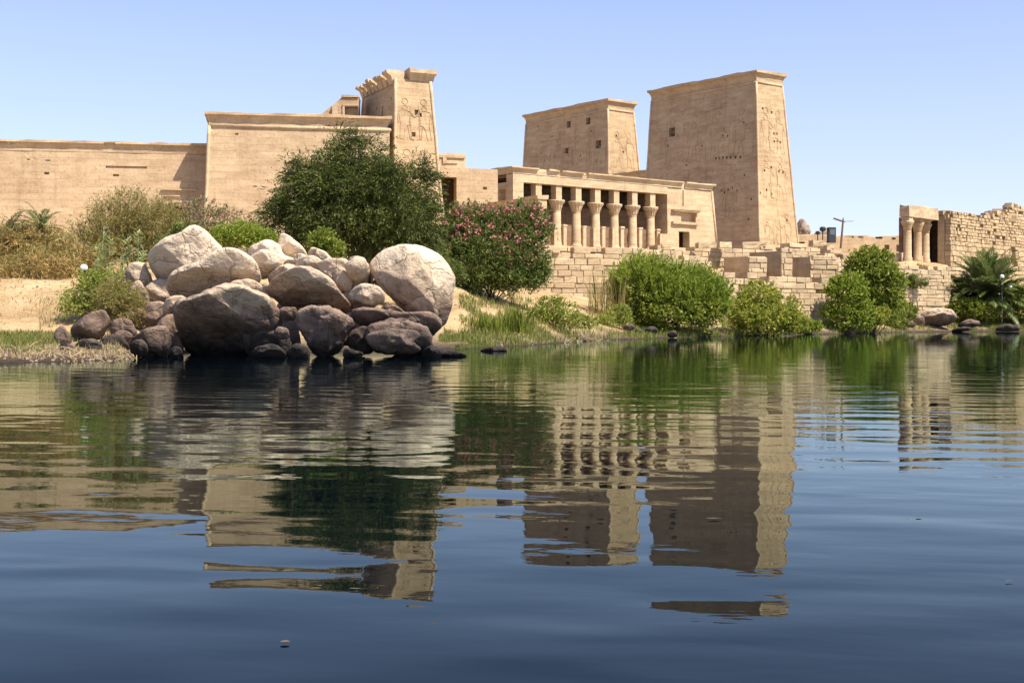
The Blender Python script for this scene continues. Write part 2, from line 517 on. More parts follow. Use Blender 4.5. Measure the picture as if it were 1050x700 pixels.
def water_mat():
    m, nt, out = new_mat('river_water')
    L = nt.links.new
    geo = nt.nodes.new('ShaderNodeNewGeometry')
    pos = geo.outputs['Position']
    rot = nt.nodes.new('ShaderNodeMapping'); rot.inputs['Rotation'].default_value = (0, 0, R(9)); L(pos, rot.inputs['Vector'])
    v = rot.outputs[0]
    s0 = noise_n(nt, scaled(nt, v, (0.16, 0.34, 1)), 1.0, 2, 0.4)              # lazy swell
    a = noise_n(nt, scaled(nt, v, (0.75, 1.35, 1)), 1.0, 1, 0.4, 0.25)         # boat-wash undulation
    b = noise_n(nt, scaled(nt, v, (2.3, 4.4, 1)), 1.0, 2, 0.45, 0.2)           # ripples
    c = noise_n(nt, scaled(nt, v, (8.0, 13.0, 1)), 1.0, 2, 0.5)                # fine chop
    calm = noise_n(nt, scaled(nt, v, (0.06, 0.12, 1)), 1.0, 2, 0.5)
    sp = nt.nodes.new('ShaderNodeSeparateXYZ'); L(pos, sp.inputs[0])
    wind = nt.nodes.new('ShaderNodeMapRange'); wind.interpolation_type = 'SMOOTHSTEP'
    for k_, v_ in ((1, 6.0), (2, 24.0), (3, 0.45), (4, 1.0)): wind.inputs[k_].default_value = v_
    L(sp.outputs[1], wind.inputs[0])
    cm_ = ramp(nt, calm, [(0.36, (0.35, 0.35, 0.35)), (0.62, (1.25, 1.25, 1.25))]).outputs[0]
    calm = math_n(nt, 'MULTIPLY', wind.outputs[0], cm_)
    h = math_n(nt, 'ADD', math_n(nt, 'MULTIPLY', s0, 0.022), math_n(nt, 'MULTIPLY', a, 0.0125))
    h = math_n(nt, 'ADD', h, math_n(nt, 'MULTIPLY', calm, math_n(nt, 'ADD', math_n(nt, 'MULTIPLY', b, 0.0031), math_n(nt, 'MULTIPLY', c, 0.0004))))
    lee = nt.nodes.new('ShaderNodeMapRange'); lee.interpolation_type = 'SMOOTHSTEP'   # calmer in the lee of the island
    for k_, v_ in ((1, 18.0), (2, 60.0), (3, 1.0), (4, 0.3)): lee.inputs[k_].default_value = v_
    L(sp.outputs[1], lee.inputs[0])
    h = math_n(nt, 'MULTIPLY', h, lee.outputs[0])
    bp = N(nt, 'ShaderNodeBump', Strength=1.0, Distance=1.0)
    L(h, bp.inputs['Height'])
    # Fresnel reflectance of water for vertically polarised light: the photo was taken through a polariser
    dot = nt.nodes.new('ShaderNodeVectorMath'); dot.operation = 'DOT_PRODUCT'
    L(bp.outputs[0], dot.inputs[0]); L(geo.outputs['Incoming'], dot.inputs[1])
    ci = math_n(nt, 'ABSOLUTE', dot.outputs['Value'])
    n_ = 1.33
    ct = math_n(nt, 'SQRT', math_n(nt, 'SUBTRACT', 1.0, math_n(nt, 'DIVIDE', math_n(nt, 'SUBTRACT', 1.0, math_n(nt, 'MULTIPLY', ci, ci)), n_ * n_)))
    nc = math_n(nt, 'MULTIPLY', ci, n_)
    rp = math_n(nt, 'DIVIDE', math_n(nt, 'SUBTRACT', nc, ct), math_n(nt, 'ADD', nc, ct))
    rp = math_n(nt, 'MULTIPLY', rp, rp)
    fac = math_n(nt, 'ADD', math_n(nt, 'MULTIPLY', rp, 0.97), 0.015, True)
    df = nt.nodes.new('ShaderNodeBsdfDiffuse'); df.inputs[0].default_value = (0.0003, 0.0020, 0.0040, 1)
    gl = nt.nodes.new('ShaderNodeBsdfGlossy'); gl.inputs['Roughness'].default_value = 0.012
    gl.inputs[0].default_value = (0.82, 0.95, 0.92, 1)
    L(bp.outputs[0], gl.inputs['Normal'])
    mx = nt.nodes.new('ShaderNodeMixShader')
    L(fac, mx.inputs[0]); L(df.outputs[0], mx.inputs[1]); L(gl.outputs[0], mx.inputs[2])
    L(mx.outputs[0], out.inputs[0])
    return m
M_WATER = water_mat()

# ------------------------------------------------------------------ ground and water
PROF = [
    (-500, [(20, -1.5), (36, -.5), (40, 0), (43, .25), (50, 1.0), (60, 2.9), (75, 4.6), (95, 7.3), (105, 8.4), (118, 9.0), (122, 9)]),
    (0,    [(20, -1.5), (36, -.5), (40, 0), (43, .25), (50, 1.0), (60, 2.9), (75, 4.6), (95, 7.3), (105, 8.4), (118, 9.0), (122, 9)]),
    (120,  [(20, -1.5), (38, -.5), (42, 0), (44, .25), (50, 1.0), (60, 2.9), (75, 4.6), (95, 7.3), (105, 8.4), (118, 9.0), (122, 9)]),
    (180,  [(20, -1.5), (42, -.9), (47, -.5), (52, -.1), (56, .6), (63, 2.6), (75, 4.6), (95, 7.3), (105, 8.4), (118, 9.0), (122, 9)]),
    (440,  [(20, -1.5), (42, -.9), (48, -.6), (54, -.3), (58.5, .05), (64, .6), (75, 2.0), (95, 9), (105, 10), (118, 10), (122, 10)]),
    (475,  [(20, -1.5), (55, -.5), (59, 0), (61, .2), (66, .7), (72, 1.8), (80, 3.0), (95, 5.5), (105, 6.6), (118, 7.6), (126, 7.9)]),
    (545,  [(20, -1.5), (63, -.5), (68, 0), (70, .2), (76, .7), (84, 1.9), (95, 3.0), (110, 3.6), (117.6, 3.9), (119.2, 7.3), (127, 7.6)]),
    (640,  [(20, -1.5), (80, -.5), (88, 0), (91, .2), (96, .5), (104, 1.3), (110, 2.2), (117, 2.8), (119.9, 3.0), (121.6, 7.3), (132, 7.7)]),
    (700,  [(20, -1.5), (88, -.5), (97, 0), (100, .2), (104, .4), (110, .9), (114, 1.4), (119, 1.7), (121.3, 1.9), (123.0, 6.4), (131, 7.4)]),
    (770,  [(20, -1.5), (98, -.5), (108, 0), (111, .2), (114, .4), (117, .7), (121, .9), (123, 1.1), (124.8, 1.2), (126.4, 4.4), (136, 5.5)]),
    (850,  [(20, -1.5), (113, -.5), (121, 0), (123, .2), (125, .4), (127, .7), (128, .8), (130, .9), (131.7, 1.0), (133.3, 4.6), (141, 5.5)]),
    (930,  [(20, -1.5), (130, -.5), (139, 0), (141, .2), (143, .5), (145, .8), (146, .9), (147.5, 1.0), (148.6, 1.2), (150.2, 7.0), (158, 8.4)]),
    (974,  [(20, -1.5), (136, -.5), (146, 0), (148, .3), (149, .5), (150, .8), (151, .9), (152, 1.0), (153.2, 1.2), (154.8, 6.6), (163, 8.0)]),
    (985,  [(20, -1.5), (138, -.5), (147, 0), (150, .3), (153, .9), (156, 1.3), (160, 1.8), (164, 2.2), (170, 2.6), (176, 3.0), (190, 8.5)]),
    (1600, [(20, -1.5), (138, -.5), (147, 0), (150, .3), (153, .9), (156, 1.3), (160, 1.8), (172, 2.2), (180, 2.6), (190, 3.0), (205, 9.5)]),
]
_PU = [(p[0] - CX) / F for p in PROF]

def ground_base(u, Y):
    zs = None
    if u <= _PU[0]: i, t = 0, 0.0
    elif u >= _PU[-1]: i, t = len(PROF) - 2, 1.0
    else:
        i = max(k for k in range(len(PROF) - 1) if _PU[k] <= u)
        t = (u - _PU[i]) / (_PU[i + 1] - _PU[i])
    # blend depth knots so that a shoreline runs diagonally instead of stepping
    A, B = PROF[i][1], PROF[i + 1][1]
    ks = [(a[0] + (b[0] - a[0]) * t, a[1] + (b[1] - a[1]) * t) for a, b in zip(A, B)]
    if Y <= ks[0][0]: return ks[0][1]
    for (y0, z0), (y1, z1) in zip(ks, ks[1:]):
        if Y <= y1:
            return z0 + (z1 - z0) * (Y - y0) / (y1 - y0)
    if Y < 380: return ks[-1][1] + (10 - ks[-1][1]) * min(1, (Y - ks[-1][0]) / 30)
    return 10 - 13 * min(1, (Y - 380) / 60)

def gz(x, y):
    u = x / y
    z = ground_base(u, y)
    n = noise.noise(Vector((x * .22, y * .22, 0))) * .22 + noise.noise(Vector((x * .7, y * .7, 3))) * .09 + noise.noise(Vector((x * 2.2, y * 2.2, 7))) * .035
    k = min(1.0, max(0.15, (z + .6) / 1.2))
    return z + n * k

def build_ground():
    us = np.linspace(-1.0, 0.95, 420)
    Ys = np.concatenate([np.arange(20, 36, 2.0), np.arange(36, 100, .45), np.arange(100, 170, .7), np.arange(170, 215, 2.0), np.arange(220, 460, 12)])
    V, Fc = [], []
    for Y in Ys:
        for u in us:
            V.append((u * Y, Y, gz(u * Y, Y)))
    nu = len(us)
    for i in range(len(Ys) - 1):
        for j in range(nu - 1):
            Fc.append((i * nu + j, i * nu + j + 1, (i + 1) * nu + j + 1, (i + 1) * nu + j))
    # skirt out to the horizon so the sheet has no edge
    b = len(V)
    S = 4000
    V += [(-S, -S, -3), (S, -S, -3), (S, S, -3), (-S, S, -3)]
    Fc.append((b, b + 1, b + 2, b + 3))
    me = bpy.data.meshes.new('ground')
    me.from_pydata(V, [], Fc); me.update()
    me.polygons.foreach_set('use_smooth', [True] * len(me.polygons))
    me.materials.append(M_GROUND)
    o = link(bpy.data.objects.new('ground', me))
    tag(o, kind='structure')
build_ground()

wme = MB()
wme.add([(-4000, -4000, 0), (4000, -4000, 0), (4000, 4000, 0), (-4000, 4000, 0)], [(0, 1, 2, 3)])
tag(wme.build('water', M_WATER), kind='structure')

# ------------------------------------------------------------------ masonry helpers
def face_frame(p0, p1):
    """matrix whose +x runs p0 -> p1 and -y faces outwards (right-hand side seen from above)"""
    d = Vector((p1[0] - p0[0], p1[1] - p0[1], 0))
    L_ = d.length
    a = math.atan2(d.y, d.x)
    return Matrix.Translation((p0[0], p0[1], 0)) @ Matrix.Rotation(a, 4, 'Z'), L_

def masonry(mb, p0, p1, z0, top, h=0.65, ln=1.5, depth=0.9, gap=0.035, jit=0.06, ch=0.05, skip=None, drop=0.0, core=True, missing=0.0):
    M, L_ = face_frame(p0, p1)
    topf = top if callable(top) else (lambda t: top)
    z, row = z0, 0
    while True:
        hh = h * random.uniform(.78, 1.2)
        x = -(random.random() * ln * .8)
        any_ = False
        while x < L_:
            w = ln * random.uniform(.5, 1.6)
            a, b = max(0, x), min(L_, x + w)
            x += w
            if b - a < .15: continue
            tz = topf((a + b) / 2)
            if z + hh * .6 > tz: continue
            any_ = True
            if skip and skip(a, b, z, z + hh): continue
            if z + hh * 1.7 > tz and random.random() < drop: continue
            if random.random() < missing: continue
            f = random.uniform(-jit, jit)
            mb.stone(a + gap, b - gap, f, depth, z + gap * .6, z + hh - gap * .6, ch=min(ch, .3 * (b - a)), j=ch * .6, M=M)
        if core and any_:
            pass
        z += hh
        row += 1
        if not any_ or row > 120: break
    return M, L_

def core_box(mb, p0, p1, z0, top, d0, d1, n=12):
    M, L_ = face_frame(p0, p1)
    topf = top if callable(top) else (lambda t: top)
    for i in range(n):
        a, b = L_ * i / n, L_ * (i + 1) / n
        t = topf((a + b) / 2)
        if t - .35 > z0:
            mb.box(a + .002, b - .002, d0, d1, z0, t - .35, M=M)

def cornice_levels(x0, x1, y0, y1, z, h, o):
    out = []
    for (fz, fo) in ((0, .06), (.3, .1), (.52, .25), (.68, .55), (.76, .9), (.77, 1.0), (1.0, 1.0)):
        e = fo * o
        out.append((z + fz * h, x0 - e, x1 + e, y0 - e, y1 + e))
    return out

def torus_rolls(mb, base, top, r=.2, corners=(0, 1, 2, 3), ring=True):
    zb, ax0, ax1, ay0, ay1 = base
    zt, bx0, bx1, by0, by1 = top
    A = [(ax0, ay0), (ax1, ay0), (ax1, ay1), (ax0, ay1)]
    B = [(bx0, by0), (bx1, by0), (bx1, by1), (bx0, by1)]
    for i in corners:
        n = 10
        mb.tube([(A[i][0] + (B[i][0] - A[i][0]) * k / n + random.uniform(-.015, .015), A[i][1] + (B[i][1] - A[i][1]) * k / n + random.uniform(-.015, .015), zb + (zt - zb) * k / n) for k in range(n + 1)], r, 8)
    if ring:
        for i in range(4):
            a, b = B[i], B[(i + 1) % 4]
            mb.tube([(a[0], a[1], zt), ((a[0] + b[0]) / 2, (a[1] + b[1]) / 2, zt + random.uniform(-.02, .02)), (b[0], b[1], zt)], r, 8)

def figure(mb, fx, fz, s, place, flip=1, w=.05):
    """outline of a striding robed figure with a staff, cut in relief; place(x, z) -> 3D point on the wall"""
    def ln_(pts, ww=w):
        mb.tube([place(fx + flip * x * s, fz + z * s) for x, z in pts], ww, 5)
    ln_([(-.05, .86), (-.09, .92), (-.05, .99), (.03, 1.0), (.07, .93), (.03, .86), (-.05, .86)])
    ln_([(.09 * math.cos(k * PI / 5), 1.12 + .09 * math.sin(k * PI / 5)) for k in range(11)])
    ln_([(-.05, .86), (-.20, .82), (-.17, .55), (-.15, .46), (-.2, .02), (-.08, .0), (-.03, .3), (.06, .42), (.12, .02), (.25, .0)])
    ln_([(.03, .86), (.17, .80), (.12, .56), (.14, .42), (.06, .42)])
    ln_([(.17, .80), (.28, .66), (.42, .72)])
    ln_([(-.20, .82), (-.25, .60), (-.22, .48)])
    ln_([(.42, 1.0), (.42, .02)], w * .8)

# ------------------------------------------------------------------ pylons
TH = R(38.3)
EX, EYv = Vector((math.cos(TH), math.sin(TH), 0)), Vector((-math.sin(TH), math.cos(TH), 0))
PYC = Vector((31.04, 165.0, 9.6))

def pylon_tower(loc, rotz, L, T, Hb, bx, by, name, label, windows, holes, by2=None, hc=1.5, ov=.45, broken=False, reliefs=(), seed=1):
    random.seed(seed)
    by2 = by if by2 is None else by2
    t = thing(name, label, 'pylon tower', loc, rotz)
    base = (0, 0, T, 0, L)
    top = (Hb, bx, T - bx, by, L - by2)
    mb = MB()
    mb.stack([base, top], seg=1.6, dz=1.25, amp=.022)
    cuts = []
    for (y, z, w, h) in windows:                       # openings in the long face at x = bx*z/Hb
        xf = bx * z / Hb
        cuts.append((xf - .6, xf + 1.1, y - w / 2, y + w / 2, z - h / 2, z + h / 2))
    for (face, a, z, s) in holes:
        if face == 'x':
            xf = bx * z / Hb
            cuts.append((xf - .5, xf + .35, a - s / 2, a + s / 2, z - s / 2, z + s / 2))
        else:
            yf = by * z / Hb
            cuts.append((a - s / 2, a + s / 2, yf - .5, yf + .35, z - s / 2, z + s / 2))
    mb.build('tower_body', M_PYLON, t, cuts=cuts)
    for cs in ([(0, 1, 2, 3)] if not broken else [(0,), (1,), (2,), (3,)]):
        rm = MB()
        torus_rolls(rm, (0.0, 0, T, 0, L), top, .15, corners=cs, ring=not broken)
        rm.build('torus_moulding', M_TRIM, t, smooth=True)
    if not broken:
        cm = MB()
        cm.stack(cornice_levels(bx, T - bx, by, L - by2, Hb + .02, hc, ov), seg=1.1, dz=5, amp=.03, amp_top=.12)
        cm.build('cavetto_cornice', M_PYLON, t)
    if reliefs:
        fm = MB()
        for (a, z, s, flip) in reliefs:
            figure(fm, a, z, s, lambda x, zz: (x, by * zz / Hb + .004, zz), flip, .05)
        fm.build('carved_relief', M_RELIEF, t)
        if not broken:
            fm = MB()
            for yy in np.arange(4.0, L - 2, 4.1):
                figure(fm, yy, 12.6, 5.2, lambda y, zz: (bx * zz / Hb + .004, y, zz), -1, .042)
                figure(fm, yy + 1.1, 4.2, 6.2, lambda y, zz: (bx * zz / Hb + .004, y, zz), -1, .042)
            fm.build('faded_relief', M_RELIEF, t)
    return t, base, top

# big pair: pixel helper for the long face (returns local y) of the first pylon line
def py_t(px):
    u = (px - CX) / F
    return (PYC.x - u * PYC.y) / (.62 + u * .785)

def on_long(px, py, off=0.0):
    t_ = py_t(px)
    Y = PYC.y + .785 * t_
    z = WZ(py, Y + 1.0) - PYC.z
    return t_ - off, z

def on_end(px, py):
    u = (px - CX) / F
    a = (u * PYC.y - PYC.x) / (.785 - u * .62)
    Y = PYC.y + .62 * a
    return a, WZ(py, Y + .8) - PYC.z

HB = 21.9
wins = [(*on_long(683.5, 136), 1.1, 1.25)]
hol = []
for k, px in enumerate((730, 733.5, 737, 741, 745, 750, 755)):
    hol.append(('x', *on_long(px, 163 - .25 * k), .35))
for px, py in ((737, 196), (744, 195), (748, 193), (753, 196), (740, 198), (736, 139.5), (741, 140), (680, 150), (700, 170), (722, 205), (760, 180), (768, 205), (715, 150), (757, 126), (693, 190), (730, 220), (766, 225)):
    hol.append(('x', *on_long(px, py), .26))
for px, py in ((791, 111), (801, 137), (804, 137), (801, 145), (804, 145), (807, 146), (789, 175), (796, 172), (804, 176), (808, 177), (783, 198), (790, 195), (795, 199), (809, 226), (800, 115)):
    hol.append(('y', *on_end(px, py), .3))
pylon_tower(PYC, TH, 21.2, 7.6, HB, 1.3, 1.67, 'pylon_tower',
            'tallest sandstone pylon tower, right of the colonnade, with sunlit carved end face', wins, hol, by2=.6,
            reliefs=[(2.7, 13.2, 4.6, 1), (5.0, 13.0, 4.6, -1), (2.3, 7.2, 4.4, 1), (4.9, 7.0, 4.6, -1), (1.8, 1.4, 2.6, 1), (3.2, 1.4, 2.6, 1), (5.6, 1.2, 3.4, -1)], seed=3)
T2 = 27.8
wins2, hol2 = [], []
for px, py, w in ((576.5, 128, .95), (596.5, 124.5, .95), (575.5, 155, .8), (608, 148.5, 1.15)):
    a, z = on_long(px, py, T2); wins2.append((a, z, w, w * 1.05))
for px, py in ((560, 140), (590, 160), (600, 135), (545, 130), (553, 165)):
    a, z = on_long(px, py, T2); hol2.append(('x', a, z, .25))
for px, py in ((639, 138), (645, 155), (630, 172)):
    u = (px - CX) / F
    P2 = PYC + EYv * T2
    a = (u * P2.y - P2.x) / (.785 - u * .62)
    hol2.append(('y', a, WZ(py, P2.y + .62 * a) - PYC.z, .3))
pylon_tower(PYC + EYv * T2, TH, 21.0, 7.6, HB, 1.3, 1.67, 'pylon_tower',
            'middle pylon tower rising behind the colonnade roof, with four small square windows', wins2, hol2, by2=.6,
            reliefs=[(2.7, 13.5, 4.4, 1), (5.0, 13.5, 4.4, -1)], seed=5)
# gate between the two towers
gp = thing('pylon_gate', 'low stone gate lintel spanning the gap between the two tall pylon towers', 'gate', PYC + EYv * 20.9, TH)
g = MB(); g.stack([(0, 2.0, 6.0, .0, 7.5), (11.6, 2.0, 6.0, .0, 7.5)], seg=2, dz=2, amp=.02)
g.build('gate_wall', M_PYLON, gp, cuts=[(1, 7, 2, 5.2, -1, 8.5)])
g = MB(); g.stack(cornice_levels(2.0, 6.0, .0, 7.5, 11.62, 1.0, .6), seg=1.2, dz=4, amp=.03, amp_top=.1)
g.build('cavetto_cornice', M_TRIM, gp)

# second pylon at left
TH2 = R(25)
sp_loc = Vector((-10.40, 116.0, 9.6))

t3, b3, tp3 = pylon_tower(sp_loc, TH2, 11.2, 4.75, 13.3, .72, 1.55, 'pylon_tower',
    'leftmost pylon tower, behind the big dark tree, its broken top carrying stray cornice blocks',
    [(4.8, 10.0, .5, 2.5), (8.1, 8.3, .4, .9)],
    [('y', 2.65, 10.3, .5), ('y', 2.2, 8.3, .4), ('y', 2.9, 10.1, .35), ('x', 2.5, 11.6, .3), ('x', 6.4, 11.3, .3)],
    by2=.8, broken=True, reliefs=[(1.5, 7.8, 3.1, 1), (3.3, 7.8, 3.1, -1), (1.5, 2.6, 3.6, 1), (3.5, 2.6, 3.4, -1)], seed=9)
cm = MB()
Hb3 = 13.3
for (ya, yb, hh) in ((1.7, 2.9, .75), (3.3, 4.2, .6), (4.4, 5.5, .7), (5.9, 6.6, .5), (6.9, 7.6, .8), (7.8, 8.4, .55), (8.8, 9.6, .5), (9.9, 10.5, .6)):
    cm.stack([(Hb3 - .45, .55, 1.6, ya, yb), (Hb3 + hh * .3, .3, 1.6, ya - .03, yb + .03), (Hb3 + hh * .62, -.1, 1.6, ya - .05, yb + .05), (Hb3 + hh, -.12, 1.6, ya, yb)], seg=.6, dz=5, amp=.05, amp_top=.12)
cm.stack([(Hb3 - .1, 2.05, 4.3, 1.45, 3.0), (Hb3 + .3, 2.0, 4.36, 1.3, 3.0), (Hb3 + .55, 1.9, 4.5, 1.02, 3.0), (Hb3 + .95, 1.85, 4.55, 1.0, 3.0)], seg=.6, dz=5, amp=.05, amp_top=.12)
cm.build('broken_cornice', M_TRIM, t3)

# chamber behind the tower, sloping parapet
random.seed(21)
rc = thing('roof_chamber', 'small stone roof chamber with a sloping left side beside the leftmost pylon tower', 'roof chamber', Vector((WX(368, 122), 122, 16)), R(4))
m_ = MB()
m_.prism([(-3.35, 0), (0, 0), (0, 5.85), (-1.55, 5.9), (-3.35, 4.4)], 0, 3.0)
m_.build('chamber_wall', M_PYLON, rc, cuts=[(-1.3, -.1, -1, .5, 3.3, 5.0)])
m_ = MB()
m_.box(-1.62, 0.0, -.12, 3.1, 5.9, 6.1, j=.02)
m_.box(-1.5, -1.3, -.1, .3, 3.5, 5.1); m_.box(-1.5, -.02, -.12, .3, 5.103, 5.28)
m_.box(-2.45, -2.0, -.25, .25, 4.3, 5.05)
m_.build('door_frame', M_TRIM, rc)

# ------------------------------------------------------------------ long walls at left
THW = math.atan(.18)
random.seed(31)
wl = thing('temple_wall', 'tall plain temple side wall with a cornice, between the low far-left wall and the big dark tree', 'wall', Vector((-25.9, 111, 9.0)), THW)
m_ = MB()
base, top = (-1.6, -.05, 15.6, -.05, 6), (8.75, .35, 15.6, .35, 5.7)
m_.stack([base, top], seg=1.3, dz=1.0, amp=.02)
m_.build('wall_face', M_WALL, wl, cuts=[(2.5, 2.75, -.3, .6, 8.0, 8.15), (10.5, 10.62, -.3, .6, 6.3, 7.6), (4.0, 4.3, -.3, .6, 3.6, 3.7)])
m_ = MB(); torus_rolls(m_, base, top, .16, corners=(0,)); m_.build('torus_moulding', M_TRIM, wl, smooth=True)
m_ = MB(); m_.stack(cornice_levels(.35, 15.4, .35, 5.7, 8.77, 1.15, .38), seg=1.0, dz=4, amp=.03, amp_top=.1)
m_.build('cavetto_cornice', M_WALL, wl, cuts=[(7.3, 8.0, -1, .25, 8.9, 9.25)])

random.seed(33)
LW = 23.0
xr = -26.65 + .984 * 1.2; yr = 113.5 + .177 * 1.2
ew = thing('enclosure_wall', 'long low sandstone wall at the far left with a chipped cornice and dark doorway', 'wall', Vector((xr - .984 * (LW + 1.2), yr - .177 * (LW + 1.2), 9.0)), THW)
m_ = MB()
m_.stack([(-1.6, 0, LW + 1.0, -.04, 3), (6.55, 0, LW + 1.0, .25, 2.8)], seg=1.4, dz=1.0, amp=.02)
xd = LW + 1.0 - .9
m_.build('wall_face', M_WALL, ew, cuts=[(xd - 2.45, xd - 1.2, -1, 1.0, -.6, 2.1), (xd - 3.2, xd - .4, .9, 2.6, -.6, 2.6), (xd - 8.2, xd - 4.8, -.5, .42, 5.25, 5.45),
    (xd - 7.6, xd - 7.1, -.5, .5, 4.55, 4.75), (xd - 13.2, xd - 12.8, -.5, .5, 4.6, 4.8), (xd - 13.1, xd - 12.7, -.5, .5, 5.75, 5.85), (xd - 18.0, xd - 17.6, -.5, .5, 5.75, 5.87), (xd - 14.6, xd - 14.35, -.5, .5, 5.8, 5.9)])
m_ = MB(); m_.stack(cornice_levels(0, LW + 1.0, .25, 2.8, 6.57, .95, .3), seg=1.0, dz=4, amp=.03, amp_top=.08)
m_.build('cavetto_cornice', M_WALL, ew, cuts=[(xd - 16.9, xd - 16.2, -1, .2, 6.7, 7.3), (xd - 15.9, xd - 15.5, -1, .2, 6.75, 7.2), (xd - 8.3, xd - 7.4, -1, .18, 6.6, 7.4), (xd - 3.5, xd - 2.6, -1, .18, 6.75, 7.25)])
m_ = MB()
m_.box(xd - 2.9, xd - .9, -.22, .4, 2.35, 2.55, j=.02); m_.box(xd - 2.75, xd - 1.0, -.12, .4, 2.103, 2.34)
m_.box(xd - 3.6, xd - .6, -.1, .4, 3.45, 3.55, j=.02); m_.box(xd - 3.4, xd - 2.0, -.1, .4, 2.9, 3.0, j=.02)
m_.box(xd - 2.72, xd - 2.46, -.1, .4, .2, 2.1); m_.box(xd - 1.19, xd - .95, -.1, .4, .2, 2.1)
m_.build('door_frame', M_TRIM, ew)

# ------------------------------------------------------------------ annex with doorway, right of the tree
random.seed(41)
ax0, ax1 = WX(432, 125.8), WX(511, 128)
an = thing('annex', 'low plain stone annex with a dark doorway and stepped parapet, left of the colonnade', 'building', Vector((ax0, 125.8, 8.8)), math.atan2(2.2, ax1 - ax0))
LA = math.hypot(ax1 - ax0, 2.2)
hz_ = WZ(172.5, 127) - 8.8
m_ = MB(); m_.stack([(0, 0, LA, 0, 7), (hz_, .03, LA - .05, .06, 7)], seg=1.3, dz=1.0, amp=.02, amp_top=.06)
da, db = LA * (450 - 432) / 79, LA * (468 - 432) / 79
m_.build('annex_wall', M_WALL, an, cuts=[(da, db, -1, 1.3, 2.2, WZ(182, 127) - 8.8), (da - 1.2, db + 1.5, 1.2, 6.6, 1.9, WZ(182, 127) - 8.5), (LA * .8, LA * .85, -.3, .35, hz_ - 2.0, hz_ - 1.75)])
m_ = MB()
pa, pb = .3, LA * (478 - 432) / 79
m_.stack([(hz_ + .1, pa, pb, .35, 3), (hz_ + 1.5, pa, pb, .4, 3)], seg=.9, dz=.8, amp=.03, amp_top=.12)
m_.box(pa - .1, pb + .1, .12, 3, hz_ + .003, hz_ + .16, j=.02)
m_.box(pa + .2, pb - .1, .22, .6, hz_ + 1.0, hz_ + 1.2, j=.02)
m_.box((pa + pb) / 2 - .2, (pa + pb) / 2 + .15, .22, .6, hz_ + .6, hz_ + 1.0, j=.02)
m_.box((pa + pb) / 2 - .2, pb - .8, .23, .6, hz_ + .45, hz_ + .62, j=.02)
m_.build('parapet', M_TRIM, an)

# spur wall in front of the colonnade's left end
random.seed(43)
s0 = Vector((WX(552, 118), 118, 0)); s1 = Vector((WX(502, 125.5), 125.5, 0))
sp = thing('spur_wall', 'stone wall end jutting forward from the left end of the colonnade, above the oleander', 'wall', s0, math.atan2(s1.y - s0.y, s1.x - s0.x) - PI / 2)
ls = (s1 - s0).length
zt = WZ(200, 118)
m_ = MB(); m_.stack([(3.5, -.05, 1.0, 0, ls), (zt - .35, 0, .9, 0, ls)], seg=1.2, dz=.8, amp=.03)
m_.build('spur_wall_body', M_WALL, sp)
m_ = MB(); m_.stack([(zt - .348, -.15, 1.0, -.12, ls), (zt, -.18, 1.02, -.15, ls)], seg=1.2, dz=.8, amp=.04, amp_top=.08)
m_.build('coping', M_TRIM, sp)

# ------------------------------------------------------------------ colonnade
random.seed(51)
KZ = 9.1
kc = thing('colonnade', 'pillared stone colonnade with flower capitals in front of the pylons', 'colonnade', Vector((.1, 135, KZ)), TH)
m_ = MB(); m_.stack([(-2.2, -.3, 22.2, -.8, 7.0), (0, -.3, 22.2, -.7, 7.0)], seg=1.4, dz=.5, amp=.02, amp_top=.03); m_.build('stylobate', M_KIOSK, kc)
m_ = MB(); m_.box(.9, 22.25, 2.7, 3.3, .003, 4.5); m_.box(.9, 22.25, 6.6, 7.0, .003, 6.95); m_.build('inner_wall', M_INNER_SHADE, kc)
m_ = MB(); m_.stack([(.004, 0, .85, .0, 7.0), (6.4, 0, .85, 0, 7.0)], seg=1.2, dz=1, amp=.015); m_.build('end_wall', M_KIOSK, kc, cuts=[(-1, 2, 1.25, 2.35, 3.2, 5.7)])
m_ = MB(); m_.stack([(.005, .86, 1.4, .02, .9), (6.4, .86, 1.4, .02, .9)], seg=1, dz=1, amp=.01); m_.build('corner_pilaster', M_KIOSK, kc)
m_ = MB(); m_.stack([(6.405, 0, 22.3, 0, 1.1), (7.2, 0, 22.3, 0, 1.1)], seg=1.3, dz=.5, amp=.015); m_.build('architrave', M_KIOSK, kc)
m_ = MB(); m_.box(.3, 22.25, 1.105, 7.2, 6.96, 7.19); m_.build('roof_slab', M_INNER_SHADE, kc)
m_ = MB()
m_.stack(cornice_levels(0, 29.55, 0, 7.2, 7.25, .72, .35), seg=.9, dz=4, amp=.03, amp_top=.1)
m_.build('cavetto_cornice', M_TRIM, kc, cuts=[(3.2, 4.6, -1, .1, 7.6, 8.3), (9.5, 10.1, -1, .1, 7.7, 8.3), (24.6, 25.1, -1, .1, 7.2, 8.3), (6.0, 6.4, -1, .1, 7.75, 8.3)])
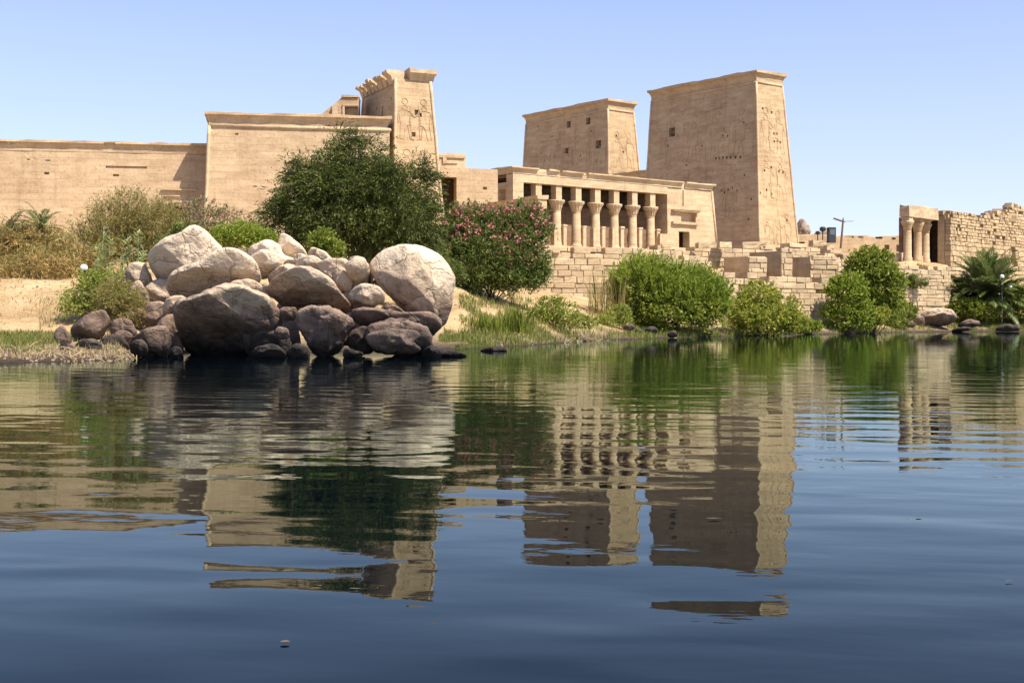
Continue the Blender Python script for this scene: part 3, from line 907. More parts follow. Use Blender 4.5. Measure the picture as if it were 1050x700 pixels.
def column_meshes():
    sh = MB(); sh.lathe([(.66, 0), (.66, .18), (.55, .22), (.53, .5), (.46, 3.6), (.45, 3.62), (.49, 3.66), (.49, 3.72), (.45, 3.75)], 20)
    cp = MB(); cp.lathe([(.46, 3.75), (.50, 3.8), (.53, 4.0), (.59, 4.25), (.70, 4.5), (.85, 4.68), (.90, 4.78), (.86, 4.87), (.5, 4.88)], 24)
    for k in range(12):                                  # petals of the flower capital
        a = 2 * PI * k / 12
        c_, s_ = math.cos(a), math.sin(a)
        cp.tube([(c_ * .50, s_ * .50, 3.85), (c_ * .58, s_ * .58, 4.2), (c_ * .69, s_ * .69, 4.5), (c_ * .86, s_ * .86, 4.73)], [.035, .05, .06, .06], 6)
    ab = MB(); ab.stack([(4.885, -.40, .40, -.4, .45), (6.4, -.40, .40, -.4, .45)], seg=.45, dz=.5, amp=.012)
    return sh, cp, ab
sh, cp, ab = column_meshes()
for k in range(7):
    xk = 3.55 + 2.76 * k
    if k == 0:
        o1 = sh.build('column_shaft', M_KIOSK, kc, smooth=True); o2 = cp.build('flower_capital', M_TRIM, kc, smooth=True); o3 = ab.build('pier_block', M_KIOSK, kc)
        trio = (o1, o2, o3)
    else:
        trio = []
        for o in (o1, o2, o3):
            c = o.copy(); link(c); c.parent = kc; trio.append(c)
    for o in trio:
        o.location = (xk, .55, 0)
        if o is not trio[2]: o.rotation_euler = (0, 0, k * .7)
    pm = MB()
    hp = 2.35 + random.uniform(-.12, .12)
    pm.stack([(.006, xk + .42, xk + .86, -.12, .5), (hp - .2, xk + .42, xk + .86, -.12, .5)], seg=.4, dz=.5, amp=.02)
    pm.box(xk + .36, xk + .92, -.18, .52, hp - .195, hp, j=.02)
    if k in (1, 3, 4):
        pm.stack([(.006, xk - .86, xk - .44, -.1, .5), (hp * .9, xk - .84, xk - .46, -.1, .5)], seg=.4, dz=.5, amp=.02, amp_top=.06)
    pm.build('screen_wall_post', M_TRIM, kc)
random.seed(52)
m_ = MB(); m_.stack([(.007, 20.6, 22.9, -.5, 1.2), (1.9, 20.65, 22.9, -.45, 1.2)], seg=.9, dz=.6, amp=.025, amp_top=.06); m_.build('low_screen_wall', M_KIOSK, kc)
m_ = MB(); m_.stack([(.008, 22.3, 30.45, 0, 7.2), (7.22, 22.3, 29.55, .1, 7.2)], seg=1.2, dz=.8, amp=.016)
m_.build('end_bay_wall', M_KIOSK, kc, cuts=[(24.1, 25.85, -1, 1.2, .45, 2.3), (23.2, 28.0, 1.1, 6.5, .35, 5.5), (24.5, 26.9, -1, .6, 3.42, 4.5), (24.75, 24.95, -1, .22, 5.2, 7.0)])
m_ = MB(); m_.tube([(30.45, -.02, 0), (29.6, .08, 7.2)], .14, 8); m_.build('torus_moulding', M_TRIM, kc, smooth=True)
m_ = MB()
m_.stack([(4.52, 23.0, 27.1, -.3, .3), (4.75, 22.9, 27.25, -.42, .3)], seg=.8, dz=.3, amp=.02, amp_top=.04)
m_.stack([(3.1, 22.9, 27.05, -.28, .3), (3.4, 22.9, 27.05, -.32, .3)], seg=.8, dz=.3, amp=.02, amp_top=.03)
m_.build('niche_frame', M_TRIM, kc)

# ------------------------------------------------------------------ quay and terrace walls
def P2(px, Y):
    return Vector((WX(px, Y), Y, 0))
random.seed(61)
qw = thing('quay_wall', 'stepped quay wall of big weathered blocks below the colonnade, along the river bank', 'wall')
A, B, C, D, E_ = P2(550, 117.3), P2(700, 121), P2(770, 124.5), P2(856, 132), P2(975, 153)
fm = MB()
zA = WZ(253, 119)
masonry(fm, A, B, 2.6, lambda t: zA - .2 - max(0, t - 9.5) * .16, h=.52, ln=1.25, depth=1.2, drop=.3, missing=.02, jit=.06, ch=.045, gap=.016)
core_box(fm, A, B, 2.4, lambda t: zA - .3 - max(0, t - 9.5) * .16, .35, 1.6)
lB = (C - B).length
zB = WZ(262, 121); zC = WZ(282, 124.5)
masonry(fm, B, C, .8, lambda t: zB + (zC - zB) * math.floor(t / 1.8) * 1.8 / lB, h=.52, ln=1.25, depth=1.2, drop=.3, missing=.02, jit=.06, ch=.045, gap=.016)
core_box(fm, B, C, .6, lambda t: zB + (zC - zB) * t / lB - .3, .35, 1.6)
masonry(fm, C, D, .6, lambda t: WZ(284, 128), h=.52, ln=1.25, depth=1.2, drop=.3, missing=.02, jit=.06, ch=.045, gap=.016)
core_box(fm, C, D, .5, lambda t: WZ(285, 128), .35, 1.6)
fm.build('lower_courses', M_BLOCK, qw)
um = MB()
B2, D2 = P2(640, 125.5), P2(856, 143)
lU = (D2 - B2).length
masonry(um, B2, D2, 3.5, lambda t: WZ(254, 126) + (WZ(249.5, 143) - WZ(254, 126)) * t / lU, h=.5, ln=1.25, depth=1.3, drop=.35, missing=.03, jit=.08, ch=.05, gap=.016)
core_box(um, B2, D2, 3.4, lambda t: WZ(254, 126) + (WZ(249.5, 143) - WZ(254, 126)) * t / lU - .3, .4, 2.0)
masonry(um, P2(548, 128), P2(700, 133), 6.6, WZ(254, 130), h=.5, ln=1.5, depth=1.3, drop=.2, jit=.1, ch=.07, gap=.022)
um.build('upper_courses', M_BLOCK, qw)
def pier(pxc, Y, wd, back, ytop, nm):
    c = P2(pxc, Y)
    e = Vector((math.cos(R(20)), math.sin(R(20)), 0)); n = Vector((-math.sin(R(38)), math.cos(R(38)), 0))
    mb = MB()
    masonry(mb, c, c + e * wd, 1.5, WZ(ytop, Y), h=.52, ln=1.0, depth=.8, drop=.3, jit=.06, ch=.05, gap=.016)
    zt_ = WZ(ytop + 1.5, Y)
    Mx = Matrix.Translation(c) @ Matrix(((e.x, n.x, 0, 0), (e.y, n.y, 0, 0), (0, 0, 1, 0), (0, 0, 0, 1)))
    mb.box(.06, wd - .05, .12, back, 1.4, zt_, j=.05, M=Mx)
    mb.build(nm, M_BLOCK, qw)
pier(768, 127.5, 2.0, 3.4, 261, 'broken_pier')
pier(801, 130.8, 1.3, 4.2, 256, 'broken_pier')
pier(831, 133.2, 3.4, 4.4, 262, 'broken_pier')
random.seed(63)
tm = MB()
D3 = P2(846, 140)
lD = (E_ - D3).length
zD, zE = WZ(257, 143), WZ(272, 153)
masonry(tm, D3, E_, .9, lambda t: zD + (zE - zD) * min(1, t / (lD * .75)), h=.48, ln=1.2, depth=1.2, drop=.4, missing=.05, jit=.08, ch=.05, gap=.016)
core_box(tm, D3, E_, .8, lambda t: zD + (zE - zD) * min(1, t / (lD * .75)) - .2, .4, 2.0)
E2 = P2(972, 160)
tm.box(-.1, 1.0, 0, 8, .8, zE - .5, M=Matrix.Translation(E_) @ Matrix.Rotation(R(-10), 4, 'Z') @ Matrix.Translation((-1.2, .3, 0)))
tm.build('terrace_courses', M_BLOCK, qw)

# loose blocks lying on the terrace
blk_spots = [(724, 251, 130, 1.9, .55, .2, 'pale flat slab lying on the quay top at the foot of the colonnade end bay'),
             (741, 250.5, 132, 1.5, .6, .5, 'squared block on the quay top, just left of the tallest pylon corner'),
             (773, 250, 137, 2.4, .45, -.1, 'long thin slab on the quay top below the tallest pylon'),
             (838, 249, 144, 1.6, .7, .3, 'loose block on the quay top left of the black floodlight'),
             (846, 255, 142, 1.2, .8, .9, 'tilted block on the broken quay corner below the black floodlight')]
for px, py, Y, w, h, a, lab in blk_spots:
    t = WZ(py, Y)
    m_ = MB(); m_.stack([(0, -w / 2, w / 2, -.5, .5), (h, -w / 2, w / 2, -.5, .5)], seg=.5, dz=.3, amp=.05, amp_top=.08)
    o = m_.build('stone_block', M_BLOCK); o.location = (WX(px, Y), Y, t - h * .6); o.rotation_euler = (random.uniform(-.05, .05), random.uniform(-.05, .05), a)
    tag(o, lab, 'stone block', 'loose blocks on the quay')

# ------------------------------------------------------------------ ruined temple at right
random.seed(71)
rt0 = Vector((WX(975, 165), 165, 0)); THR = R(47)
re, rn = Vector((math.cos(THR), math.sin(THR), 0)), Vector((-math.sin(THR), math.cos(THR), 0))
rt = thing('ruined_temple', 'ruined temple at the far right with three columns and a rough block wall', 'ruin', rt0, THR)
def rl_(p):
    d = Vector((p.x, p.y, 0)) - rt0
    return d.dot(re), d.dot(rn)
ZT = WZ(214, 165)
wm = MB()
def slit(a, b, z0, z1):
    xs = 19.0
    return b > xs and a < xs + 1.0 and z1 > WZ(270, 176) and z0 < WZ(254, 176)
top_r = lambda t: ZT + .12 * math.sin(t * 1.3) - min(t, 12) * .02 + (0 if t < 13 else min(1.6, (t - 13) * .35) if t < 17.4 else 1.5) + random.uniform(-.3, .1)
masonry(wm, (0, 0), (34, 0), 1.5, lambda t: min(ZT - 4.2, top_r(t)), h=.62, ln=1.1, depth=.8, jit=.05, ch=.06, skip=slit)
masonry(wm, (0, 0.03), (34, 0.03), ZT - 4.4, top_r, h=.4, ln=.7, depth=.7, jit=.08, ch=.06, skip=slit, missing=.04, drop=.3)
random.seed(73)
for k in range(46):
    x = random.uniform(11.5, 33)
    lim = min(1.75, max(.1, (x - 13.2) * .36))
    z = ZT + random.uniform(-.2, lim)
    s = random.uniform(.3, .7)
    Mx = Matrix.Translation((x, random.uniform(.2, 1.5), z)) @ Matrix.Rotation(random.uniform(0, 3), 4, 'Z') @ Matrix.Rotation(random.uniform(-.5, .5), 4, 'X')
    wm.stone(-s, s, -s * .7, s * .7, -s * .6, s * .6, ch=.1, j=.1, M=Mx)
wm.build('rough_wall', M_ROUGH, rt)
wm = MB(); wm.box(.3, 33.6, .5, 1.6, 1.2, ZT - .5, j=.0); wm.build('wall_core', M_ROUGH, rt)
# jamb, roof, columns
jm = MB(); jm.stack([(6.5, .06, 1.2, .85, 1.75), (ZT - .75, .06, 1.2, .85, 1.75)], seg=.7, dz=.62, amp=.04); jm.build('door_jamb', M_BLOCK, rt)
jm = MB(); jm.box(.0, 9, 6.5, 7, 6, ZT - .75); jm.build('back_wall', M_INNER_SHADE, rt)
jm = MB(); jm.box(8.4, 9, 1.7, 6.49, 6, ZT - .75); jm.build('inner_wall', M_INNER_SHADE, rt)
cols = [P2(930.5, 160), P2(941, 163), P2(949, 165.5)]
ZB, ZCAP = WZ(266, 160), WZ(226.5, 160)
h_ = ZCAP - ZB
base_c = MB(); base_c.lathe([(.58, -2.5), (.58, .2), (.5, .3), (.47, h_ * .72), (.44, h_ * .75)], 18)
cap_c = MB(); cap_c.lathe([(.44, h_ * .75), (.5, h_ * .77), (.53, h_ * .83), (.63, h_ * .9), (.8, h_ * .97), (.76, h_)], 20)
for p in cols:
    lx, ly = rl_(p)
    if p is cols[0]:
        c1 = base_c.build('column_shaft', M_PYLON, rt, smooth=True); c2 = cap_c.build('flower_capital', M_PYLON, rt, smooth=True); pr_ = (c1, c2)
    else:
        pr_ = [c1.copy(), c2.copy()]
        for c in pr_: link(c); c.parent = rt
    for c in pr_: c.location = (lx, ly, ZB)
l0, l2 = rl_(cols[0]), rl_(cols[2])
for p in cols:
    am = MB(); lx, ly = rl_(p)
    am.box(lx - .5, lx + .5, ly - .5, ly + .5, ZCAP + .003, ZCAP + .45, j=.01)
    am.build('abacus', M_TRIM, rt)
am = MB(); am.stack([(ZCAP + .46, l0[0] - .75, l2[0] + .6, l0[1] - .6, l0[1] + .7), (ZCAP + 1.95, l0[0] - .7, l2[0] + .5, l0[1] - .55, l0[1] + .65)], seg=.8, dz=.5, amp=.04, amp_top=.22); am.build('architrave', M_BLOCK, rt)
am = MB(); am.stack([(ZT - .72, -.25, 9, .9, 6.5), (ZT - .1, -.25, 9, .9, 6.5)], seg=.9, dz=.4, amp=.04, amp_top=.12); am.build('roof_slab', M_BLOCK, rt)
am = MB()
for q in range(9):
    am.box(l0[0] - .6 + q * .75, l0[0] + .1 + q * .75, l0[1] + .9, l0[1] + 1.6, ZB - 2, ZB + random.uniform(.1, 1.1), j=.05)
am.build('broken_screen_wall', M_BLOCK, rt)

# ------------------------------------------------------------------ things behind
random.seed(81)
dw = thing('distant_wall', 'low pale wall far behind the quay, right of the tallest pylon', 'wall', P2(806, 196) + Vector((0, 0, 9)), R(8))
ldw = 19.0
m_ = MB(); m_.stack([(0, 0, ldw, 0, 1.5), (WZ(241, 197) - 9, 0, ldw, 0, 1.5)], seg=.8, dz=.8, amp=.03, amp_top=.25)
cuts = [(x, x + w, -1, .7, z, z + h) for x, w, z, h in ((2.0, .9, 3.6, .35), (9.0, 1.6, 4.6, .3), (11.2, .9, 4.6, .3), (14.0, 1.1, 4.5, .3), (15.4, .8, 2.9, .7), (16.6, .6, 4.4, .3), (17.3, .7, 2.6, 1.0), (5.0, 1.0, 3.4, .3))]
m_.build('wall_face', M_KIOSK, dw, cuts=cuts)

fl = thing('floodlight', 'black box floodlight standing on the quay top', 'floodlight', Vector((WX(852.5, 147), 147, WZ(249, 147))), R(12))
m_ = MB(); m_.box(-.42, .42, -.3, .3, 0, 1.72, j=.01); m_.build('housing', M_BLACK, fl)
m_ = MB(); m_.box(-.3, .3, -.32, -.303, .9, 1.5); m_.build('lens', M_GLASS, fl)
m_ = MB(); m_.lathe([(.1, 0), (.32, .1), (.36, .4), (.2, .55)], 14, (-.95, .2, 1.25)); m_.tube([(-.95, .2, -.4), (-.95, .2, 1.3)], .06); m_.lathe([(.1, 0), (.25, .1), (.28, .3), (.1, .42)], 14, (-1.55, .2, .9)); m_.tube([(-1.55, .2, -.4), (-1.55, .2, .95)], .06)
m_.tube([(-1.7, .2, .1), (0, .2, .1)], .05)
m_.build('lamp_head', M_BLACK, fl)
po = thing('wooden_post', 'thin wooden post with a slanting crossbar on the quay, right of the floodlight', 'post', Vector((WX(863.5, 147), 147, WZ(250, 147))), 0)
m_ = MB(); m_.tube([(-.15, 0, -.5), (.0, 0, 1.3), (.12, 0, 2.75)], [.13, .12, .1], 8); m_.build('upright', M_WOOD, po)
m_ = MB(); m_.tube([(-.95, 0, 2.85), (.1, .02, 2.5), (.3, 0, 2.42)], [.11, .11, .08], 6); m_.tube([(.1, 0, 2.5), (1.35, .3, 2.55)], .035, 5); m_.tube([(.12, 0, 2.5), (.12, 0, 2.95)], .05, 5); m_.build('crossbar', M_WOOD, po)

def globe_lamp(loc, r, ph, label, n=1, offs=()):
    t = thing('globe_lamp', label, 'lamp', loc)
    m_ = MB(); m_.tube([(0, 0, -.4), (0, 0, ph)], r * .12, 8)
    for (dx, dz) in offs: m_.tube([(0, 0, ph + dz - r * 1.2), (dx, 0, ph + dz - r * 1.1)], r * .1, 6)
    m_.build('pole', M_STEEL, t, smooth=True)
    for (dx, dz) in [(0, 0)] + list(offs):
        m_ = MB(); m_.lathe([(r * math.sin(PI * k / 10) + .001, -r * math.cos(PI * k / 10)) for k in range(11)], 16, (dx, 0, ph + dz + r * .6)); m_.build('globe', M_WHITE, t, smooth=True)
        m_ = MB(); m_.lathe([(r * .2, -r * .9), (r * .75, -r * .5), (r * .8, -r * .3), (r * .3, -r * .25)], 12, (dx + r * .1, 0, ph + dz + r * .3)); m_.build('lamp_base', M_BLACK, t, smooth=True)
    return t
gl = W(86, 277, 53); g0 = gz(gl.x, gl.y)
globe_lamp(Vector((gl.x, gl.y, g0)), .15, gl.z - g0, 'small white globe lamp among the bushes left of the boulders')
gl = W(1027.5, 285, 151); g0 = gz(gl.x, gl.y)
globe_lamp(Vector((gl.x, gl.y, g0)), .25, gl.z - g0, 'two-globe lamp on a thin pole by the palm at the right bank', offs=((.95, -1.25),))

# ------------------------------------------------------------------ boulders
def smooth_poly(poly, rounds=1):
    for _ in range(rounds):
        q = []
        n = len(poly)
        for i in range(n):
            a, b = Vector(poly[i]), Vector(poly[(i + 1) % n])
            q += [tuple(a * .8 + b * .2), tuple(a * .2 + b * .8)]
        poly = q
    return poly

def boulder(poly, Y, label, thick=.75, seed=0, sub=5, rough=1.0, sq=.8, mat=None, grp='granite boulders heaped at the water', under=.5, facet=(.56, .86)):
    pts = [Vector((WX(x, Y), WZ(y, Y))) for x, y in smooth_poly(poly, 2)]
    c = sum(pts, Vector((0, 0))) / len(pts)
    mx = max(p.x for p in pts); mn = min(p.x for p in pts); zx = max(p.y for p in pts); zn = min(p.y for p in pts)
    c = Vector(((mx + mn) / 2, (zx + zn) / 2)) * .6 + c * .4
    wdt, hgt = mx - mn, zx - zn
    NA = 180
    Rr = np.zeros(NA)
    for k in range(NA):
        a = 2 * PI * k / NA
        d = Vector((math.cos(a), math.sin(a)))
        best = 0
        for i in range(len(pts)):
            p, q = pts[i] - c, pts[(i + 1) % len(pts)] - c
            e = q - p
            den = d.x * e.y - d.y * e.x
            if abs(den) < 1e-9: continue
            t = (p.x * e.y - p.y * e.x) / den
            s = (p.x * d.y - p.y * d.x) / den
            if t > 0 and -1e-6 <= s <= 1 + 1e-6: best = max(best, t)
        Rr[k] = best if best > 0 else .3
    ker = np.array([.1, .2, .4, .2, .1])
    Rr = sum(np.roll(Rr, s) * w for s, w in zip((-2, -1, 0, 1, 2), ker))
    Rs = Rr.copy()
    for _ in range(30): Rs = (np.roll(Rs, 1) + Rs + np.roll(Rs, -1)) / 3
    T = thick * .5 * (wdt * .55 + hgt * .55)
    bm = bmesh.new()
    bmesh.ops.create_icosphere(bm, subdivisions=sub, radius=1)
    sd = Vector((seed * 3.7, seed * 1.3, seed * 7.1))
    rs = random.Random(seed)
    planes = [(Vector((rs.uniform(-.15, .15), -.8, -.6)).normalized(), .28)] if under > .85 else []
    for _ in range(13):                                  # flattened facets where slabs broke off
        n = Vector((rs.uniform(-1, 1), rs.uniform(-1.2, .2), rs.uniform(-.7, 1))).normalized()
        planes.append((n, rs.uniform(*facet)))
    size = (wdt + hgt) / 2
    for v in bm.verts:
        d = v.co.normalized()
        ph = math.atan2(d.z, d.x) % (2 * PI)
        f = ph / (2 * PI) * NA
        i = int(f) % NA; t = f - int(f)
        rr = Rr[i] * (1 - t) + Rr[(i + 1) % NA] * t
        r2 = Rs[i] * (1 - t) + Rs[(i + 1) % NA] * t
        rho = math.hypot(d.x, d.z)
        rr = r2 + (rr - r2) * rho ** 2
        k = rho ** sq
        yy = math.copysign(abs(d.y) ** .85, d.y) * T
        p = Vector((math.cos(ph) * rr * k, yy, math.sin(ph) * rr * k))
        s = Vector((p.x / (wdt * .5), p.y / T, p.z / (hgt * .5)))
        for n, lim in planes:
            e = s.dot(n) - lim
            if e > 0:
                w_ = (1 - rho ** 6) * .92
                s -= n * e * w_
        p = Vector((s.x * wdt * .5, s.y * T, s.z * hgt * .5))
        nz = noise.fractal(p * (1.1 / size) * 1.5 + sd, 1.0, 2.0, 3) * .05 * size + noise.fractal(p * 2.2 + sd, .9, 2.1, 4) * .035 * min(size, 2.2)
        rg = noise.ridged_multi_fractal(p * .8 + sd, 1.0, 2.0, 3, 1.0, 2.0)
        p.y -= under * T * (s.z * .9 + (.25 * s.z if s.z < 0 else 0))
        ck = noise.voronoi(p * (1.5 / size) + sd + Vector((nz, nz, nz)) * 2)[0]
        gap_ = max(0.0, .1 - (ck[1] - ck[0])) * .22 * size * .5
        v.co = p + d * (nz - max(0, rg - 1.5) * .04 - gap_) * rough
    me = bpy.data.meshes.new('boulder')
    bm.to_mesh(me); bm.free()
    me.polygons.foreach_set('use_smooth', [True] * len(me.polygons))
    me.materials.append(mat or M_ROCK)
    o = link(bpy.data.objects.new('boulder', me))
    o.location = (c.x, Y + T * .35, c.y)
    return tag(o, label, 'boulder', grp)

def z3(l): return [(240 + x / 4.375, 225 + y / 4.375) for x, y in l]
def z2(l): return [(40 + x / 4.668, 225 + y / 4.668) for x, y in l]
def z1(l): return [(x / 3.889, 200 + y / 3.889) for x, y in l]
def z6(l): return [(810 + x / 4.375, 190 + y / 4.375) for x, y in l]

boulder(z3([(610, 235), (602, 200), (640, 152), (700, 120), (790, 110), (870, 128), (930, 158), (970, 210), (988, 270), (980, 350), (965, 420), (940, 475), (880, 500), (800, 450), (740, 395), (680, 335), (630, 275)]), 50, 'biggest rounded pale boulder, at the right end of the heap', .8, 1, 6, .45, under=.2, facet=(.74, .94))
boulder(z3([(520, 402), (640, 396), (760, 412), (880, 412), (925, 440), (930, 490), (880, 530), (760, 520), (600, 490), (540, 470)]), 48.2, 'long flat brown slab lying under the biggest pale boulder', .9, 2, rough=1.4, under=.7)
boulder(z3([(600, 480), (680, 450), (800, 455), (870, 480), (892, 540), (850, 612), (650, 625), (600, 570), (590, 520)]), 46.6, 'black layered rock at the waterline below the biggest boulder', .7, 3, rough=1.6)
boulder(z3([(590, 520), (680, 490), (800, 492), (858, 520), (800, 545), (840, 580), (800, 612), (650, 605), (598, 565)]), 45.9, 'dark shiny flat rock in front of the black layered rock', .6, 33, rough=1.5)
boulder(z3([(260, 470), (280, 410), (330, 392), (430, 390), (480, 400), (540, 440), (557, 470), (505, 520), (500, 570), (430, 612), (360, 605), (310, 540)]), 46.4, 'angular brown boulder at the waterline in the middle of the heap', .7, 4, rough=1.7, under=.6)
boulder(z3([(500, 560), (520, 500), (590, 470), (640, 520), (620, 600), (540, 610)]), 47.2, 'dark rock wedged between the angular brown boulder and the black layered rock', .8, 34)
boulder(z3([(115, 325), (200, 250), (300, 208), (380, 216), (440, 265), (475, 325), (512, 392), (440, 402), (350, 375), (260, 390), (200, 410), (160, 345)]), 48.5, 'pale boulder with an overhanging shadowed front in the middle of the heap', .75, 5, 6, .6, under=1.15)
boulder(z3([(498, 350), (520, 310), (570, 285), (640, 288), (675, 325), (672, 370), (620, 392), (540, 378)]), 48.0, 'oval pale boulder left of the biggest boulder', .8, 6)
boulder(z3([(350, 195), (420, 172), (510, 178), (590, 230), (585, 280), (540, 300), (500, 330), (460, 330), (420, 260)]), 50.5, 'pale rock behind the oval boulder', .8, 7)
boulder(z3([(513, 175), (550, 157), (585, 180), (602, 240), (575, 285), (535, 260), (515, 215)]), 51.0, 'small upright pale rock with a dark hollow, left of the biggest boulder', .8, 8)
boulder(z3([(190, 135), (196, 95), (215, 60), (262, 80), (305, 125), (335, 170), (290, 175), (200, 165)]), 52.5, 'pointed pale rock standing highest in the middle of the heap', .7, 9)
boulder(z3([(325, 155), (350, 124), (400, 138), (445, 178), (400, 200), (345, 190)]), 53, 'small pale rock right of the pointed rock', .9, 10)
boulder(z3([(45, 140), (100, 100), (170, 93), (200, 115), (215, 165), (285, 175), (240, 220), (150, 270), (60, 260), (40, 200)]), 52, 'broad pale rock left of the pointed rock', .8, 11)
boulder(z3([(262, 158), (300, 150), (345, 180), (340, 205), (290, 210), (265, 185)]), 51, 'small grey rock in front of the pointed rock', .9, 12)
boulder(z3([(195, 420), (215, 395), (275, 388), (285, 420), (260, 455), (205, 450)]), 47.6, 'small brown rock between the huge dark boulder and the angular brown one', .9, 13)
boulder(z3([(65, 600), (105, 565), (190, 558), (235, 600), (220, 625), (85, 630)]), 45.2, 'low grey rock in the water before the huge dark boulder', .9, 14)
boulder(z3([(170, 520), (200, 475), (245, 490), (245, 530), (200, 545)]), 46.2, 'small grey rock right of the huge dark boulder at its foot', .9, 15)
boulder(z3([(475, 620), (500, 572), (540, 585), (585, 600), (560, 630)]), 45.4, 'little grey stone at the waterline before the angular brown boulder', .9, 16)
boulder(z3([(830, 605), (890, 568), (960, 580), (1050, 603), (1045, 622), (850, 630)]), 47, 'low flat grey rock at the waterline, right end of the heap', .9, 17)
boulder(z3([(630, 410), (700, 368), (770, 415), (700, 430)]), 49.2, 'wedge of rock tucked under the front of the biggest boulder', .9, 18)
boulder(z2([(510, 175), (530, 138), (600, 88), (690, 58), (738, 24), (790, 42), (835, 90), (880, 140), (885, 175), (800, 215), (740, 240), (650, 265), (600, 320), (560, 340), (525, 265), (512, 220)]), 52, 'topmost pale boulder with a pointed crest at the left of the heap', .75, 19, 6, .45, under=.6)
boulder(z1([(630, 390), (655, 330), (715, 288), (800, 268), (870, 225), (930, 210), (990, 238), (1030, 285), (1038, 330), (1005, 370), (900, 388), (800, 400), (740, 410), (660, 425)]), 50, 'pale boulder with a broken rough front, just below the topmost boulder', .75, 20, 6, .6, under=.9)
boulder([(176, 322), (181, 308), (197, 303), (220, 297), (245, 293), (264, 295), (279, 304), (285, 316), (287, 330), (282, 342), (276, 356), (262, 378), (190, 382), (177, 355)], 47.5, 'huge dark boulder at the water, pale only on top, largest of the lower rocks', .85, 21, 6, under=1.15)
boulder(z1([(638, 465), (655, 412), (718, 398), (752, 410), (715, 445), (705, 490), (655, 490)]), 49.2, 'small pale rock left of the huge dark boulder, under the broken-fronted one', .9, 22)
boulder(z1([(480, 325), (540, 262), (580, 268), (605, 330), (612, 385), (575, 430), (540, 370)]), 52.5, 'pale rock at the left foot of the topmost boulder, beside the olive bush', .8, 23)
boulder(z2([(410, 470), (420, 440), (470, 418), (515, 440), (520, 490), (490, 520), (440, 525), (412, 505)]), 50, 'reddish brown round rock in the gap below the olive bush', .9, 24, rough=1.6)
boulder(z2([(408, 590), (440, 555), (540, 515), (610, 505), (630, 540), (612, 640), (590, 680), (480, 680), (415, 640)]), 46.4, 'rounded grey rock left of the huge dark boulder', .75, 25)
boulder(z2([(135, 530), (170, 490), (270, 440), (325, 432), (335, 490), (290, 555), (220, 620), (150, 620)]), 46.8, 'slanting grey boulder at the left end of the heap', .75, 26)
boulder(z2([(65, 600), (80, 530), (120, 505), (145, 560), (135, 615), (80, 620)]), 45.6, 'leftmost grey rock of the heap', .9, 27)
boulder(z2([(210, 640), (230, 610), (280, 605), (315, 625), (310, 665), (230, 670)]), 44.6, 'dark stone on the mud before the slanting grey boulder', .9, 28)
boulder(z2([(345, 560), (375, 525), (430, 535), (450, 560), (410, 590), (360, 590)]), 47.5, 'small grey rock between the slanting boulder and the rounded grey rock', .9, 29)
boulder(z2([(165, 600), (210, 570), (260, 575), (290, 600), (250, 630), (180, 630)]), 45.2, 'dark low rock at the foot of the slanting grey boulder', .9, 30)
boulder(z2([(610, 640), (650, 605), (680, 615), (690, 650), (640, 665)]), 45.2, 'small grey stone at the waterline left of the huge dark boulder', .9, 31)
boulder(z2([(525, 480), (545, 440), (580, 435), (600, 490), (560, 520)]), 50.3, 'dark rock in the shadowed gap right of the reddish rock', .9, 32)
boulder([(150, 345), (170, 322), (185, 325), (186, 368), (160, 368)], 48.6, 'dark rock between the rounded grey rock and the huge dark boulder', .8, 35)
boulder([(128, 298), (142, 286), (152, 300), (150, 318), (134, 316)], 51.5, 'mottled rock half hidden behind the olive bush', .9, 36)
boulder([(245, 340), (262, 325), (290, 330), (300, 365), (250, 372)], 48, 'dark rock in the deep shadow right of the huge dark boulder', .8, 37)
boulder([(315, 330), (345, 318), (375, 330), (380, 352), (330, 356)], 49, 'dark rock behind the angular brown boulder', .8, 38)
boulder([(268, 285), (292, 270), (325, 272), (330, 300), (290, 312)], 51, 'rock filling the middle of the heap behind the overhanging boulder', .8, 39)
boulder([(340, 285), (352, 275), (362, 285), (358, 300), (344, 300)], 50, 'stone between the overhanging boulder and the oval boulder', .9, 40)
boulder([(140, 330), (150, 312), (168, 308), (182, 318), (184, 345), (165, 352), (146, 348)], 50, 'dark rock deep in the gap behind the rounded grey rock', .85, 80, 4)
boulder([(145, 305), (152, 288), (168, 284), (180, 296), (178, 322), (158, 326)], 52.3, 'shadowed rock under the left side of the topmost boulder', .85, 81, 4)
boulder([(274, 330), (284, 318), (302, 320), (308, 345), (300, 368), (280, 368)], 49.3, 'dark rock in the gap between the huge dark boulder and the angular brown one', .85, 82, 4)
boulder([(282, 312), (296, 302), (312, 305), (316, 322), (300, 330), (286, 326)], 50, 'shadowed rock under the overhanging pale boulder', .85, 83, 4)
boulder([(345, 332), (356, 320), (374, 320), (384, 335), (378, 356), (352, 358)], 48.6, 'dark rock behind the wedged rock, under the long brown slab', .85, 84, 4)
boulder([(345, 308), (356, 296), (374, 300), (380, 314), (366, 322), (350, 320)], 50.2, 'brown rock in the gap left of the long brown slab', .85, 85, 4)
boulder([(392, 345), (410, 335), (436, 338), (446, 352), (440, 366), (400, 366)], 48.4, 'dark rock behind the black layered rock, right end of the heap', .85, 86, 4)
boulder([(228, 290), (244, 280), (262, 284), (268, 300), (250, 308), (232, 304)], 51.2, 'rock between the broken-fronted boulder and the huge dark boulder', .85, 87, 4)
boulder([(100, 352), (112, 342), (128, 345), (132, 360), (120, 366), (104, 364)], 45.8, 'dark wet rock on the mud right of the slanting grey boulder', .85, 90, 4, 1.5)
boulder([(110, 340), (120, 326), (134, 328), (138, 345), (118, 350)], 48, 'dark rock under the olive bush, beside the slanting grey boulder', .85, 91, 4, 1.5)
